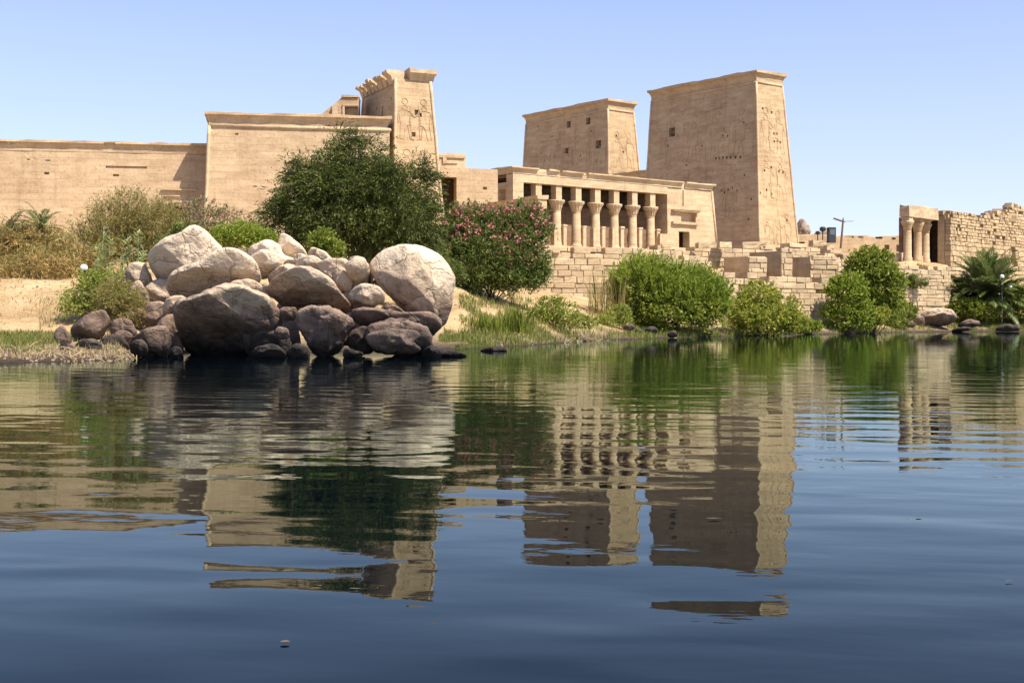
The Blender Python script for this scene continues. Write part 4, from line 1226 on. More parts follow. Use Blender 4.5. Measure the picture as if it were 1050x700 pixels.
boulder([(76, 354), (88, 346), (104, 350), (106, 363), (80, 364)], 44.9, 'low dark rock at the front foot of the slanting grey boulder', .85, 92, 4, 1.5)
boulder([(132, 352), (142, 346), (152, 352), (150, 366), (134, 366)], 45.4, 'wet rock at the waterline left of the rounded grey rock', .85, 93, 4, 1.5)
boulder([(56, 358), (66, 349), (80, 356), (80, 367), (60, 367)], 44.2, 'flat grey rock at the far left tip of the heap, on the mud', .85, 94, 4, 1.5)
boulder([(292, 362), (302, 352), (316, 355), (318, 368), (296, 369)], 45.6, 'wet stone left of the foot of the angular brown boulder', .85, 97, 4, 1.5)
boulder([(430, 362), (440, 352), (452, 356), (454, 366), (434, 368)], 46.6, 'small wet rock below the right side of the biggest boulder', .85, 100, 4, 1.5)
boulder([(226, 300), (236, 288), (256, 286), (270, 292), (264, 304), (240, 308)], 49.6, 'mid-sized pale rock resting on the huge dark boulder', .85, 101, 4, 1.5)
boulder([(352, 270), (364, 262), (378, 268), (380, 284), (366, 290), (354, 284)], 49.6, 'mottled rock wedged left of the biggest boulder', .85, 102, 4, 1.5)
boulder([(300, 268), (316, 260), (332, 266), (330, 280), (310, 282)], 50.6, 'pale rock lying on top of the overhanging boulder', .85, 103, 4, 1.5)
boulder([(256, 262), (270, 254), (286, 258), (290, 272), (272, 280), (258, 274)], 50.6, 'pale rock between the broken-fronted boulder and the pointed rock', .85, 104, 4, 1.5)
G2 = 'rocks along the shore'
boulder([(490, 360), (500, 355.5), (515, 355), (522, 358), (518, 363), (496, 363)], 55, 'flat dark rock alone in the shallows right of the boulder heap', .9, 41, 3, grp=G2)
boulder(z6([(555, 590), (600, 562), (680, 548), (735, 560), (762, 598), (720, 632), (620, 630), (570, 615)]), 146, 'large pale smooth rock on the right shore below the terrace', .8, 42, grp=G2)
boulder(z6([(540, 600), (565, 572), (600, 590), (612, 615), (600, 640), (555, 632)]), 145, 'grey rock leaning on the left of the large pale shore rock', .8, 43, grp=G2)
boulder(z6([(745, 625), (800, 598), (850, 608), (862, 628), (790, 645)]), 144.5, 'grey rock right of the large pale shore rock', .8, 44, 3, grp=G2)
boulder(z6([(465, 625), (500, 604), (545, 605), (585, 635), (480, 648)]), 143, 'flat grey rock left of the large pale shore rock', .9, 45, 3, grp=G2)
boulder(z6([(725, 648), (790, 630), (842, 648), (740, 662)]), 142.5, 'low rock at the waterline before the large pale shore rock', .9, 46, 3, grp=G2)
boulder(z6([(925, 640), (985, 616), (1042, 640), (1035, 660), (935, 662)]), 147, 'dark rock at the far right of the shore', .9, 47, 3, grp=G2)
boulder(z6([(430, 610), (455, 590), (480, 600), (478, 625), (440, 628)]), 144, 'small dark rock by the foot of the tall bush', .9, 48, 3, grp=G2)
for k, (px, py, w) in enumerate(((645, 335, 7), (655, 340, 5), (668, 338, 8), (690, 342, 6), (612, 334, 6), (633, 343, 6))):
    Y = 92 + k
    boulder([(px - w, py + 2), (px - w * .5, py - 3), (px + w * .4, py - 3.5), (px + w, py + 1), (px + w * .5, py + 4), (px - w * .5, py + 4)], Y,
            ['dark stone under the left edge of the big feathery shrub', 'small dark stone below the big feathery shrub', 'wide dark stone below the big feathery shrub', 'dark stone at the right foot of the big feathery shrub', 'grey stone in the dry reeds', 'dark stone at the waterline left of the feathery shrub'][k], .9, 60 + k, 3, grp=G2)
M_OUTCROP = stone_mat('outcrop_rock', (0.34, 0.26, 0.19), (0.22, 0.165, 0.12), (0.27, 0.18, 0.12), brick=False, bump=1.0)
boulder([(812, 266), (816, 238), (819, 227), (823, 223.5), (827, 231), (829, 229), (832, 239), (835, 266)], 236, 'tall rock outcrop behind the right foot of the tallest pylon', .8, 70, 5, 2.6, facet=(.4, .7), mat=M_OUTCROP, grp='rock outcrops in the background')
boulder([(829, 262), (833, 241), (838, 236.5), (842, 239), (846, 233), (851, 238), (854, 262)], 232, 'lower dark rock outcrop behind the floodlight', .8, 71, 4, 2.0, mat=M_OUTCROP, grp='rock outcrops in the background')

# ------------------------------------------------------------------ vegetation
def ell(px, py, Y, rx, rz, ry=None):
    """ellipsoid from pixel centre and pixel radii at depth Y"""
    s = Y / F
    c = W(px, py, Y)
    return (c.x, c.y, c.z, rx * s, (ry if ry is not None else rx * .8) * s, rz * s)

def sub_centres(ells, n, lo=.45):
    w = np.array([e[3] * e[5] for e in ells]); w = w / w.sum()
    idx = RNG.choice(len(ells), n, p=w)
    E = np.array(ells)[idx]
    d = rdir(n)
    r = (lo + (1 - lo) * RNG.random(n) ** .6)[:, None]
    return E[:, :3] + d * r * E[:, 3:], d

def leaves(name, ells, n_sub, per, sig, L, Wd, mat, parent, lo=.45, up=.3, floor=None, extra=None):
    C0, D0 = sub_centres(ells, n_sub, lo)
    sg = sig * (0.6 + .8 * RNG.random((n_sub, 1, 1)))
    P = C0[:, None, :] + RNG.normal(size=(n_sub, per, 3)) * sg * np.array([1, 1, .75])
    D = np.repeat(D0[:, None, :], per, 1)
    P, D = P.reshape(-1, 3), D.reshape(-1, 3)
    if floor is not None:
        k = P[:, 2] > floor
        P, D = P[k], D[k]
    n = len(P)
    A = unit(rdir(n) + D * .5 + np.array([0, 0, up]))
    Bv = unit(np.cross(A, rdir(n)))
    s = (.65 + .7 * RNG.random((n, 1)))
    A = A * L * .5 * s; Bv = Bv * Wd * .5 * s
    V = np.stack([P - A, P + Bv - A * .1, P + A, P - Bv - A * .1], 1)
    if extra is not None: V = np.concatenate([V, extra])
    return np_mesh(name, V, 4, mat, parent)

def plumes(name, starts, dirs, length, segs, L, Wd, mat, parent, droop=.5, spread=.06):
    """thin drooping sprays carrying needle-like leaflets"""
    n = len(starts)
    ln_ = length * (.6 + .8 * RNG.random((n, 1)))
    P, A = [], []
    d = unit(dirs)
    p = starts.copy()
    for k in range(segs):
        t = (k + 1) / segs
        dd = unit(d + np.array([0, 0, -droop * t]) )
        p = p + dd * ln_ / segs
        for q in range(2):
            P.append(p + RNG.normal(size=(n, 3)) * spread)
            A.append(unit(dd + RNG.normal(size=(n, 3)) * .45))
    P, A = np.concatenate(P), np.concatenate(A)
    m = len(P)
    Bv = unit(np.cross(A, rdir(m)))
    s = .6 + .8 * RNG.random((m, 1))
    A = A * L * .5 * s; Bv = Bv * Wd * .5 * s
    V = np.stack([P - A, P + Bv, P + A, P - Bv], 1)
    return V if name is None else np_mesh(name, V, 4, mat, parent)

def limbs(name, base_pts, ells, n, r0, mat, parent, curl=.25):
    mb = MB()
    C0, _ = sub_centres(ells, n, .3)
    for k in range(n):
        b = Vector(base_pts[k % len(base_pts)])
        e = Vector(C0[k])
        m1 = b.lerp(e, .35) + Vector((random.uniform(-curl, curl), random.uniform(-curl, curl), random.uniform(0, curl)))
        m2 = b.lerp(e, .7) + Vector((random.uniform(-curl, curl), random.uniform(-curl, curl), random.uniform(0, curl * 1.5)))
        mb.tube([b, m1, m2, e], [r0 * random.uniform(.6, 1), r0 * .6, r0 * .35, r0 * .12], 6)
    return mb.build(name, mat, parent, smooth=True)

def blades(name, pts, h, w, mat, parent=None, lean=.35, hv=.5):
    """tapered grass blades, bent quads"""
    n = len(pts)
    P = np.asarray(pts, dtype=float)
    a = RNG.random(n) * 2 * PI
    dirh = np.stack([np.cos(a), np.sin(a), np.zeros(n)], 1)
    hh = h * (1 - hv + 2 * hv * RNG.random((n, 1)))
    ln_ = lean * RNG.random((n, 1)) * hh
    wv = np.stack([-np.sin(a * 1.7), np.cos(a * 1.7), np.zeros(n)], 1) * w * .5
    mid = P + dirh * ln_ * .3 + np.array([0, 0, 1]) * hh * .55
    tip = P + dirh * ln_ * 1.1 + np.array([0, 0, 1]) * hh
    V = np.stack([P - wv, P + wv, mid + wv * .7, tip, mid - wv * .7], 1)
    return np_mesh(name, V, 5, mat, parent)

def ground_pt(px, Y):
    x = WX(px, Y)
    return Vector((x, Y, gz(x, Y)))

def bush(name, label, cat, px, Y, ells, n_sub, per, sig, L, Wd, mat, stem_n=10, r0=.05, group=None, **kw):
    g = ground_pt(px, Y)
    t = thing(name, label, cat, (0, 0, 0), 0, group)
    t.location = g
    inv = -g
    el_l = [(e[0] + inv.x, e[1] + inv.y, e[2] + inv.z, e[3], e[4], e[5]) for e in ells]
    ns = max(40, int(n_sub * 1.1))
    S_, D_ = sub_centres(el_l, ns, .85)
    k_ = (S_[:, 2] > .1) & (D_[:, 2] > -.3)
    rr_ = float(np.mean([e_[5] for e_ in el_l]))
    ex_ = plumes(None, S_[k_], D_[k_] + RNG.normal(size=(int(k_.sum()), 3)) * .35 + np.array([0, 0, .6]), max(.25, rr_ * .28), 7, L * 1.05, Wd, mat, t, droop=.35, spread=L * .25)
    f = leaves('foliage', el_l, n_sub, per, sig, L, Wd, mat, t, floor=kw.pop('floor', -.1), extra=ex_, **kw)
    bs = [(random.uniform(-.3, .3), random.uniform(-.3, .3), -.3) for _ in range(4)]
    limbs('stems', bs, el_l, stem_n, r0, M_BARK, t)
    return t, el_l, g

# --- the big dark feathery tree
random.seed(101)
TY = 68.0
te = [ell(368, 162, TY, 26, 24), ell(335, 188, TY - .5, 34, 24), ell(385, 190, TY - 1, 36, 30), ell(420, 195, TY, 30, 32), ell(310, 205, TY, 32, 28),
      ell(350, 215, TY - 1.5, 46, 36), ell(405, 222, TY - 1.5, 46, 34), ell(434, 232, TY - .5, 18, 24), ell(295, 228, TY, 26, 22), ell(360, 242, TY - 1, 52, 22), ell(425, 246, TY - 1, 32, 16), ell(345, 150, TY, 14, 12), ell(310, 178, TY, 22, 18), ell(300, 245, TY - .5, 24, 14)]
te = [(te[0][0] + (e[0] - te[0][0]) * .95, e[1], e[2], e[3] * .93, e[4], e[5] * .95) for e in te]
g = ground_pt(366, TY)
tt = thing('feathery_tree', 'large dark green feathery tree behind the boulders, against the temple wall', 'tree', g)
el_l = [(e[0] - g.x, e[1] - g.y, e[2] - g.z, e[3], e[4], e[5]) for e in te]
S, Dr = sub_centres(el_l, 560, .35)
st = np.repeat(S, 16, 0) + RNG.normal(size=(560 * 16, 3)) * .22
dr = np.repeat(Dr, 16, 0) + RNG.normal(size=(560 * 16, 3)) * .5 + np.array([0, 0, .35])
k_ = st[:, 2] > .4
plumes('crown', st[k_], dr[k_], .75, 7, .17, .042, M_TAM, tt, droop=.9, spread=.05)
leaves('inner_foliage', el_l, 300, 40, .3, .2, .05, M_TAM, tt, lo=.0, floor=.1)
limbs('trunk', [(-.5, 0, -.3), (-.1, .2, -.3), (.3, 0, -.3), (.7, .2, -.3)], el_l, 44, .13, M_BARK, tt, .5)

# --- oleander with pink flowers
random.seed(102)
OY = 84
oe = [ell(492, 235, OY, 40, 24), ell(535, 228, OY, 28, 20), ell(500, 262, OY - 1, 46, 30), ell(535, 262, OY - 1, 28, 32), ell(470, 262, OY, 28, 34), ell(520, 282, OY - 1, 38, 16), ell(550, 235, OY - .5, 14, 22), ell(478, 222, OY, 16, 12), ell(475, 285, OY - 1, 26, 16), ell(505, 285, OY - 1.5, 34, 16), ell(545, 282, OY - 1, 18, 18), ell(460, 250, OY, 18, 22)]
ot, ol, og = bush('oleander_bush', 'dense green oleander with pink flowers between the dark tree and the quay wall', 'bush', 505, OY, oe, 950, 55, .26, .24, .065, M_OLE, 16, .06, lo=.25)
fe = [(e[0], e[1], e[2], e[3] * 1.03, e[4] * 1.05, e[5] * 1.05) for e in (ol[0], ol[0], ol[1], ol[1], ol[6], ol[7], ol[3], ol[2], ol[8])]
C0, D0 = sub_centres(fe, 560, .9)
k_ = (D0[:, 2] > -.25) & (D0[:, 1] < .5)
C0 = C0[k_]
Pf = (C0[:, None, :] + RNG.normal(size=(len(C0), 9, 3)) * .12).reshape(-1, 3)
A_ = rdir(len(Pf)); B_ = unit(np.cross(A_, rdir(len(Pf))))
np_mesh('pink_flowers', np.stack([Pf - A_ * .075, Pf + B_ * .07, Pf + A_ * .075, Pf - B_ * .07], 1), 4, M_PINK, ot)

# --- olive brown shrubs on the left slope
random.seed(103)
BY = 76
be = [ell(140, 222, BY, 34, 22), ell(115, 240, BY, 34, 26), ell(165, 240, BY, 26, 26), ell(90, 258, BY, 26, 24), ell(130, 265, BY, 40, 24), ell(165, 265, BY, 24, 18), ell(150, 284, BY - 6, 34, 12), ell(105, 282, BY - 5, 30, 14)]
bt, bl, bg_ = bush('olive_brown_bush', 'wide olive brown bush below the far-left wall', 'bush', 125, BY, be, 100, 4, .3, .2, .05, M_BROWNB, 20, .05)
S, Dr = sub_centres(bl, 380, .4)
st = np.repeat(S, 12, 0) + RNG.normal(size=(380 * 12, 3)) * .2
dr = np.repeat(Dr, 12, 0) * .6 + RNG.normal(size=(380 * 12, 3)) * .45 + np.array([0, 0, .9])
k_ = st[:, 2] > -.2
plumes('sprays', st[k_], dr[k_], .7, 6, .17, .04, M_BROWNB, bt, droop=.35, spread=.05)

def palm_cluster(name, label, px, Y, trunks, mats, nf, fl_, droop=1.0, group=None, seed=1, dead=0):
    """fronds arching out of one or more crowns; leaflets stay in the frond's mesh"""
    rs = random.Random(seed)
    g = ground_pt(px, Y)
    t = thing(name, label, 'palm', g, 0, group)
    for (dx, dy, hh) in trunks:
        mb = MB(); mb.tube([(dx, dy, -.4), (dx * 1.03, dy, hh * .5), (dx * 1.05, dy, hh)], [.3, .26, .28], 10)
        mb.build('trunk', M_BARK, t)
        for k in range(nf + dead):
            a = rs.uniform(0, 2 * PI)
            isd = k >= nf
            el_ = rs.uniform(-.5, .35) if isd else rs.uniform(.15, 1.45)
            ln_ = fl_ * rs.uniform(.75, 1.1)
            P = []
            p = np.array([dx * 1.05, dy, hh])
            pts, tang = [], []
            e = el_
            n = 14
            for i in range(n):
                d = np.array([math.cos(a) * math.cos(e), math.sin(a) * math.cos(e), math.sin(e)])
                p = p + d * ln_ / n
                pts.append(p.copy()); tang.append(d)
                e -= droop * (.04 + .11 * i / n)
            pts, tang = np.array(pts), np.array(tang)
            V = []
            side = np.array([-math.sin(a), math.cos(a), 0])
            for i in range(n):
                w = ln_ * .2 * math.sin(PI * min(1, (i + 1.5) / (n + 1))) + .06
                for j in range(3):
                    q = pts[i] + tang[i] * ln_ / n * (j / 3 - .5)
                    for sgn in (-1, 1):
                        upv = np.cross(tang[i], side * sgn) * sgn
                        d = unit(side * sgn + tang[i] * .8 + np.array([0, 0, .25 if not isd else -.6]) + np.array([rs.uniform(-.15, .15) for _ in range(3)]))
                        tip = q + d * w * rs.uniform(.8, 1.15)
                        hw = tang[i] * .036 * (fl_ / 2.2)
                        mid = (q + tip) / 2 + hw * 0
                        V.append([q - hw * .6, mid - hw, tip, mid + hw])
                hw = side * .02 * fl_ / 2
                nx_ = pts[min(i + 1, n - 1)]
                V.append([pts[i] - hw, pts[i] + hw, nx_ + hw, nx_ - hw])
            np_mesh('frond', np.array(V), 4, mats[1] if isd else mats[0], t)
    return t

# left dry palms
random.seed(104)
palm_cluster('low_palm', 'low palm with green fronds over a skirt of dry brown ones, far left', 42, 66, [(0, 0, 2.3)], (M_PALM, M_DRY), 16, 1.6, .8, seed=3, dead=26)
palm_cluster('low_palm', 'withered low palm at the left edge of the picture', 8, 65, [(0, 0, 1.9)], (M_SPARSE, M_DRY), 10, 1.7, .9, seed=4, dead=24)
de = [ell(20, 255, 65, 34, 22), ell(60, 265, 65, 30, 24), ell(35, 275, 63, 44, 15), ell(85, 275, 65, 20, 16), ell(-40, 258, 65, 40, 28)]
db_, dl, dg = bush('dry_thicket', 'tangled dry brown thicket along the top of the left sand bank', 'thicket', 45, 64, de, 60, 4, .25, .25, .05, M_DRY, 26, .03)
S, Dr = sub_centres(dl, 300, .3)
st = np.repeat(S, 10, 0) + RNG.normal(size=(3000, 3)) * .2
dr = RNG.normal(size=(3000, 3)) * .8 + np.array([0, 0, .5])
k_ = st[:, 2] > -.2
plumes('dry_sprays', st[k_], dr[k_], .8, 5, .26, .035, M_DRY, db_, droop=1.1, spread=.05)
k2 = RNG.random(len(st)) < .5
plumes('green_sprays', st[k_ & k2] + np.array([0, 0, .25]), dr[k_ & k2], .8, 5, .22, .035, M_BROWNB, db_, droop=.6, spread=.05)

# dusty pinkish shrubs in front of the tall wall
random.seed(105)
b1, bl1, g1 = bush('dusty_bush', 'sparse dusty bush with faded pink flowers before the tall temple wall', 'bush', 232, 84, [ell(205, 225, 84, 22, 20), ell(232, 232, 84, 26, 18), ell(258, 240, 84, 20, 14), ell(195, 245, 84, 22, 14)], 190, 26, .28, .2, .055, M_SPARSE, 18, .04)
C0, D0 = sub_centres(bl1, 90, .8); k_ = D0[:, 2] > .0; C0 = C0[k_]
Pf = (C0[:, None, :] + RNG.normal(size=(len(C0), 6, 3)) * .12).reshape(-1, 3)
A_ = rdir(len(Pf)); B_ = unit(np.cross(A_, rdir(len(Pf))))
np_mesh('pink_flowers', np.stack([Pf - A_ * .06, Pf + B_ * .05, Pf + A_ * .06, Pf - B_ * .05], 1), 4, M_PINK, b1)
bush('green_bush', 'bright green bush just above the topmost boulders, left of the dark tree', 'bush', 245, 64, [ell(248, 240, 64, 24, 11), ell(228, 246, 64, 20, 10), ell(268, 247, 64, 16, 9)], 190, 40, .17, .16, .05, M_LIME, 12, .03)
bush('green_bush', 'small leafy bush by the trunk of the dark tree, above the pale rocks', 'bush', 335, 58, [ell(330, 250, 58, 11, 12), ell(343, 256, 58, 9, 8), ell(322, 258, 58, 8, 6)], 70, 34, .15, .16, .06, M_LIME2, 10, .03)
bush('green_bush', 'dark leafy bush between the dark tree and the topmost boulder', 'bush', 185, 70, [ell(190, 240, 70, 14, 10), ell(178, 250, 70, 16, 12)], 80, 34, .2, .18, .06, M_OLE, 10, .03)
bush('dark_bush', 'dark shrub filling the shade under the right side of the big tree', 'bush', 440, 72, [ell(432, 264, 72, 24, 16), ell(455, 280, 74, 18, 12), ell(395, 262, 72, 26, 14)], 330, 40, .25, .2, .05, M_OLE, 12, .04)

# silver stalks
random.seed(106)
ms = thing('milkweed_plant', 'tall silvery green stalks standing behind the boulders at left', 'plant', ground_pt(125, 57))
mg = ms.location.copy()
stt, V = MB(), []
for (px, tp, bp_) in ((105, 232, 296), (112, 245, 296), (133, 243, 296), (140, 238, 298), (148, 256, 298), (98, 250, 296), (126, 262, 300)):
    a, b = W(px, bp_, 57) - mg, W(px + random.uniform(-3, 3), tp, 57 + random.uniform(-.4, .4)) - mg
    a.z = min(a.z, -.2)
    stt.tube([a, a.lerp(b, .5) + Vector((random.uniform(-.05, .05), 0, 0)), b], [.035, .03, .015], 6)
    for k in range(60):
        t_ = random.uniform(.2, 1)
        c = a.lerp(b, t_)
        an = random.uniform(0, 2 * PI)
        d = Vector((math.cos(an), math.sin(an), random.uniform(.3, 1.1))).normalized()
        l_ = random.uniform(.32, .55) * (1.15 - t_ * .5)
        s_ = d.cross(Vector((0, 0, 1))).normalized() * l_ * .17
        V.append([c, c + d * l_ * .5 + s_, c + d * l_, c + d * l_ * .5 - s_])
stt.build('stems', M_MILK, ms)
np_mesh('foliage', np.array([[list(q) for q in f] for f in V]), 4, M_MILK, ms)

# shrubs at the left of the boulder heap
random.seed(107)
bush('leafy_bush', 'light green leafy bush on the sand left of the boulders', 'bush', 92, 51.5, [ell(90, 305, 51.5, 24, 14), ell(105, 292, 51.5, 20, 12), ell(78, 318, 51.2, 16, 10), ell(112, 310, 51, 18, 14), ell(92, 285, 52, 10, 8)], 200, 30, .15, .13, .05, M_LEAFY, 16, .02)
b2, bl2, _ = bush('olive_bush', 'drooping olive brown bush against the left side of the boulders', 'bush', 125, 50, [ell(122, 306, 50, 20, 16), ell(130, 318, 50, 14, 14), ell(112, 320, 50, 12, 12)], 60, 10, .15, .12, .03, M_BROWNB, 16, .02)
S, Dr = sub_centres(bl2, 130, .3)
st = np.repeat(S, 10, 0) + RNG.normal(size=(1300, 3)) * .1
plumes('sprays', st, np.repeat(Dr, 10, 0) + RNG.normal(size=(1300, 3)) * .5 + np.array([0, -.1, .2]), .4, 6, .09, .022, M_BROWNB, b2, droop=.9, spread=.03)

# --- right bank shrubs
random.seed(108)
FY = 101
b3, bl3, g3 = bush('feathery_shrub', 'big bright green feathery shrub in front of the quay wall', 'shrub', 690, FY,
    [ell(685, 322, FY - 1, 38, 18), ell(720, 322, FY - .5, 26, 16), ell(660, 305, FY - 1, 18, 18), ell(650, 325, FY - 1, 16, 12), ell(695, 312, FY - 1, 24, 9)], 240, 34, .3, .3, .13, M_LIME2, 18, .06)
pe = [ell(664, 294, FY, 26, 16), ell(700, 302, FY, 30, 16), ell(645, 300, FY, 16, 18), ell(728, 312, FY, 16, 14), ell(690, 308, FY, 40, 14)]
pe = [(e[0] - g3.x, e[1] - g3.y, e[2] - g3.z, e[3], e[4], e[5]) for e in pe]
S, Dr = sub_centres(pe, 460, .3)
st = np.repeat(S, 12, 0) + RNG.normal(size=(5520, 3)) * .3
plumes('feathery_sprays', st, np.repeat(Dr, 12, 0) * .4 + RNG.normal(size=(5520, 3)) * .3 + np.array([.1, 0, 1.1]), 1.2, 6, .36, .085, M_LIME, b3, droop=.3, spread=.06)
dr_ = thing('dry_reeds', 'stand of dry tan reeds at the left edge of the feathery shrub', 'reeds', ground_pt(622, 99))
pts = []
for _ in range(230):
    x = random.uniform(-1.3, 1.5); y = random.uniform(-1.2, 1.5)
    pts.append((x, y, gz(dr_.location.x + x, dr_.location.y + y) - dr_.location.z - .1))
blades('reed_stems', pts, 3.2, .04, M_BROWNB, dr_, lean=.6, hv=.45)
bush('yellow_bush', 'yellow green bush at the water below the broken piers of the quay', 'bush', 786, 109,
     [ell(778, 305, 109, 20, 16), ell(765, 321, 108.5, 18, 16), ell(800, 322, 108.5, 22, 18), ell(785, 328, 108, 34, 14), ell(815, 331, 108.5, 11, 10)], 330, 34, .3, .27, .11, M_YEL, 18, .06)
bush('low_bush', 'low bright green bush at the waterline between the yellow bush and the tall bush', 'bush', 828, 120, [ell(832, 335, 118, 9, 7), ell(822, 337, 118, 8, 5)], 60, 30, .2, .25, .1, M_LIME, 8, .03)
b4, bl4, _ = bush('tall_bush', 'tall rounded bush standing before the quay wall, right of the broken piers', 'bush', 893, 128,
     [ell(893, 275, 128, 23, 19), ell(905, 294, 128, 21, 22), ell(882, 287, 128, 16, 18), ell(908, 314, 128, 16, 20), ell(890, 268, 128, 13, 13)], 360, 34, .36, .36, .15, M_LIME2, 20, .08)
bush('leafy_bush', 'bright leafy bush at the lower left of the tall rounded bush', 'bush', 866, 125.5, [ell(868, 302, 125.5, 20, 18), ell(862, 322, 125.5, 18, 16), ell(882, 322, 125.5, 14, 16), ell(875, 290, 125.5, 10, 8)], 240, 34, .32, .34, .14, M_LIME, 16, .06)
bush('low_bush', 'small yellow green bush at the waterline under the tall rounded bush', 'bush', 895, 125.8, [ell(896, 327, 126, 10, 8), ell(904, 322, 126, 6, 6)], 70, 30, .22, .28, .11, M_YEL, 8, .03)
bush('low_bush', 'dim green sprawling bush right of the tall rounded bush, by the terrace', 'bush', 926, 142, [ell(925, 320, 141, 14, 10), ell(915, 328, 140, 12, 8)], 90, 28, .28, .3, .12, M_LIME2, 10, .04)
hp = thing('hanging_plant', 'dark green plant growing out of the terrace wall below the three columns', 'plant', W(941, 289, 148.4))
leaves('foliage', [(0, 0, 0, 1.25, .5, .75), (-.9, 0, .4, .8, .4, .5)], 60, 26, .22, .3, .08, M_OLE, hp)
# wall base bushes beneath the palm
random.seed(109)
palm_cluster('fan_palm', 'bushy green palm in front of the rough ruin wall at the right', 1012, 155, [(0, 0, 3.2)], (M_PALM, M_PALM), 96, 6.0, .6, seed=8, dead=44)
palm_cluster('fan_palm', 'smaller palm tucked at the left foot of the bushy palm', 988, 157, [(0, 0, 2.2)], (M_PALM, M_PALM), 44, 3.8, .7, seed=12, dead=14)
bush('low_bush', 'yellow green bush under the palm, left of the globe lamp pole', 'bush', 1000, 152, [ell(992, 316, 152, 16, 9), ell(1010, 320, 152, 16, 8), ell(980, 320, 152, 8, 7)], 130, 28, .32, .34, .13, M_LIME2, 12, .05)
bush('leafy_bush', 'leafy green bush at the right edge beside the globe lamp pole', 'bush', 1042, 153, [ell(1040, 305, 153, 16, 14), ell(1050, 318, 153, 20, 12), ell(1028, 318, 153, 10, 10), ell(1062, 305, 154, 14, 14)], 220, 28, .34, .34, .13, M_LIME2, 16, .05)
# little shrubs on the near right sand bank
random.seed(110)
for (px, Y, h_t, n, lab) in ((500, 69, .75, 500, 'dark green grass tussock on the sand just right of the biggest boulder'), (525, 71, 1.15, 700, 'taller green tussock in the middle of the sand below the oleander')):
    g = ground_pt(px, Y); t = thing('grass_tussock', lab, 'tussock', g)
    P = [(random.gauss(0, .42), random.gauss(0, .4), -.05) for _ in range(n)]
    blades('blades', P, h_t, .03, M_LIME2, t, lean=.4)
bush('leafy_bush', 'low sprawling leafy bush on the sand at the foot of the quay wall', 'bush', 570, 82, [ell(562, 318, 82, 14, 11), ell(580, 325, 81, 16, 11), ell(596, 332, 80, 14, 9), ell(552, 325, 81, 10, 9), ell(575, 308, 82, 7, 5)], 150, 22, .22, .2, .08, M_LEAFY, 14, .025)
bush('low_bush', 'scruffy low bush at the foot of the dry reeds', 'bush', 632, 96, [ell(636, 324, 96, 10, 9), ell(622, 330, 95, 9, 7)], 90, 22, .25, .22, .07, M_LEAFY, 10, .03)

# --- grass and straw: stuff
random.seed(111)
def scatter(name, areas, n, h, w, mat, label, lean=.4):
    P = []
    tot = sum(a[4] for a in areas)
    for (px0, px1, Y0, Y1, wt) in areas:
        for _ in range(int(n * wt / tot)):
            px = random.uniform(px0, px1); Y = random.uniform(Y0, Y1)
            x = WX(px, Y)
            z = gz(x, Y)
            if z < .03: continue
            if noise.noise(Vector((x * .5, Y * .35, 5))) < -.12 + random.uniform(-.25, .25): continue
            P.append((x, Y, z - .03))
    o = blades(name, P, h, w, mat, None, lean)
    tag(o, label, 'grass', kind='stuff')
    return o
scatter('grass', [(-60, 58, 42.8, 48.5, 4), (50, 95, 45, 49, 1), (40, 130, 44, 56, .7), (450, 500, 57, 63, 3.5), (455, 520, 58.5, 66, 3)], 34000, .17, .026, M_GRASS, 'short green grass on the near bank by the boulders')
scatter('grass', [(520, 640, 72, 90, .8), (470, 600, 62, 80, 2), (640, 760, 90, 108, 4), (740, 960, 106, 146, 6), (940, 1100, 148, 157, 3)], 80000, .36, .04, M_GRASS, 'green grass along the far water edge')
scatter('dry_grass', [(-60, 130, 40.8, 44, 1.3), (40, 130, 45, 56, 2), (470, 640, 60.5, 80, 3), (600, 660, 86, 100, 1), (-60, 120, 52, 63, 1), (660, 940, 95, 140, 1)], 16000, .17, .022, M_STRAW, 'dry straw grass on the sandy bank', .5)

# twigs washed up on the shore
tw = MB()
for k in range(150):
    px = random.choice([random.uniform(-20, 160), random.uniform(480, 640), random.uniform(500, 600)])
    Y = {0: 41.5}.get(0) if px < 200 else 62 + (px - 480) * .14
    Y = Y + random.uniform(-.6, 2.5)
    x = WX(px, Y); z = gz(x, Y)
    a = random.uniform(0, PI); l_ = random.uniform(.3, .9)
    tw.tube([(x, Y, z + .02), (x + math.cos(a) * l_ * .5, Y + math.sin(a) * l_ * .5, z + random.uniform(.05, .3)), (x + math.cos(a) * l_, Y + math.sin(a) * l_, gz(x + math.cos(a) * l_, Y + math.sin(a) * l_) + random.uniform(0, .2))], [.016, .013, .006], 5)
tag(tw.build('washed_up_twigs', M_STRAW), 'dry twigs washed up along the water edge', 'twigs', kind='stuff')

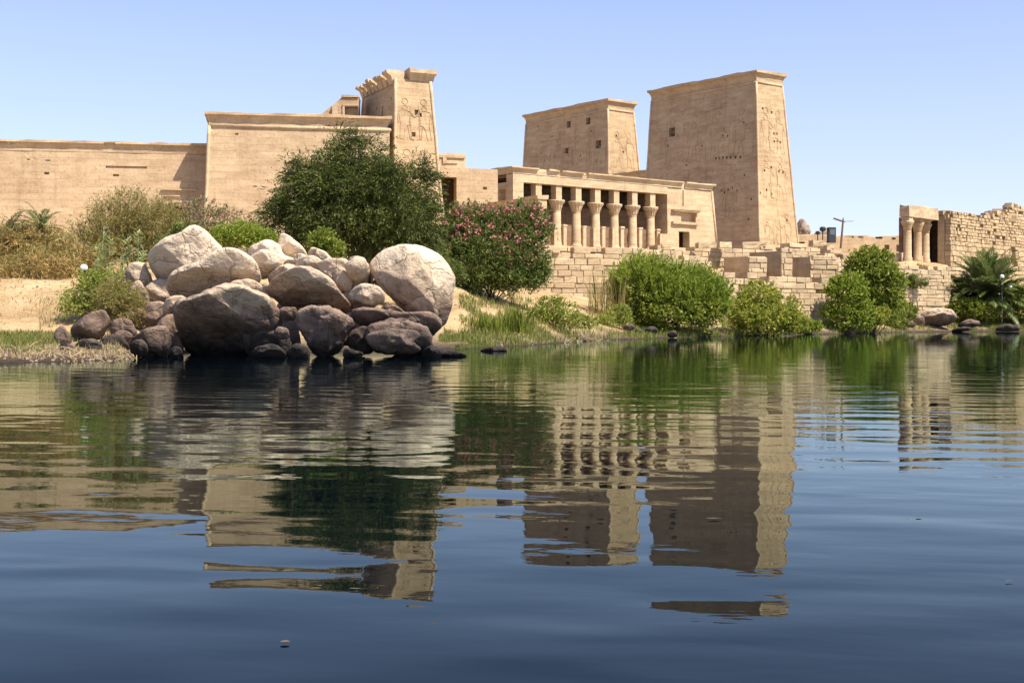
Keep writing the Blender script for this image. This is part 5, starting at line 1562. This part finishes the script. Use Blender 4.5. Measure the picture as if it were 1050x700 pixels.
# pebbles and clods along the waterline and on the sand
random.seed(120)
pb = MB()
for k in range(900):
    px, Y0 = random.choice([(random.uniform(-40, 150), random.uniform(40.5, 45)), (random.uniform(-40, 140), random.uniform(45, 62)),
                            (random.uniform(460, 620), random.uniform(59.5, 84)), (random.uniform(600, 980), random.uniform(86, 148))])
    x = WX(px, Y0); z = gz(x, Y0)
    if z < -.05 or z > 3.4: continue
    r = random.uniform(.02, .055) * (1 + Y0 / 90) * (2.2 if random.random() < .06 else 1)
    n = 6
    P = [(x + r * random.uniform(.7, 1.2) * math.cos(2 * PI * q / n), Y0 + r * random.uniform(.7, 1.2) * math.sin(2 * PI * q / n), z - .02) for q in range(n)]
    P += [(x + r * .6 * math.cos(2 * PI * q / n), Y0 + r * .6 * math.sin(2 * PI * q / n), z + r * random.uniform(.35, .7)) for q in range(n)]
    pb.add(P, [tuple(range(n, 2 * n))] + [(q, (q + 1) % n, n + (q + 1) % n, n + q) for q in range(n)])
tag(pb.build('pebbles', plain('river_pebble', (0.24, 0.18, 0.125), 0.9, vary=.4)), 'scattered pebbles and clods on the river bank', 'pebbles', kind='stuff')

# leaves floating on the water
M_LEAF = plain('dead_floating_leaf', (0.11, 0.07, 0.035), 0.95)
M_LEAF2 = plain('pale_floating_leaf', (0.09, 0.085, 0.065), 0.95)
for (px, py, l_, w_, lab, m__) in ((292, 660, .042, .016, 'tan curled leaf floating nearest the bottom, left of centre', M_LEAF), 
(1035, 597, .05, .006, 'pale curved feather floating near the right edge', M_LEAF2), (364, 605, .06, .008, 'pale straw floating beside the left tower reflection', M_LEAF2),
        (942, 530, .05, .012, 'pale leaf floating below the ruin reflection', M_LEAF2), (732, 533, .11, .014, 'pale leaf on the dark reflection of the tallest pylon', M_LEAF2)):
    Y = EYE * F / (py - HZ)
    Vv, Ff = [], []
    n = 8
    for i in range(n + 1):
        t_ = i / n
        wv = w_ * math.sin(PI * min(.98, t_ + .02)) ** .7
        zc = .004 + .12 * l_ * (t_ - .5) ** 2 * 2
        for s_, dz in ((-1, .3 * wv), (0, 0), (1, .3 * wv)):
            Vv.append(((t_ - .5) * l_, s_ * wv + .15 * l_ * math.sin(t_ * 3), zc + dz))
    for i in range(n):
        for j in range(2):
            a = i * 3 + j
            Ff.append((a, a + 1, a + 4, a + 3))
    m_ = MB(); m_.add(Vv, Ff)
    o = m_.build('floating_leaf', m__); o.location = (WX(px, Y), Y, .003); o.rotation_euler = (0, 0, random.uniform(-.6, .6))
    tag(o, lab, 'leaf', 'bits floating on the river')
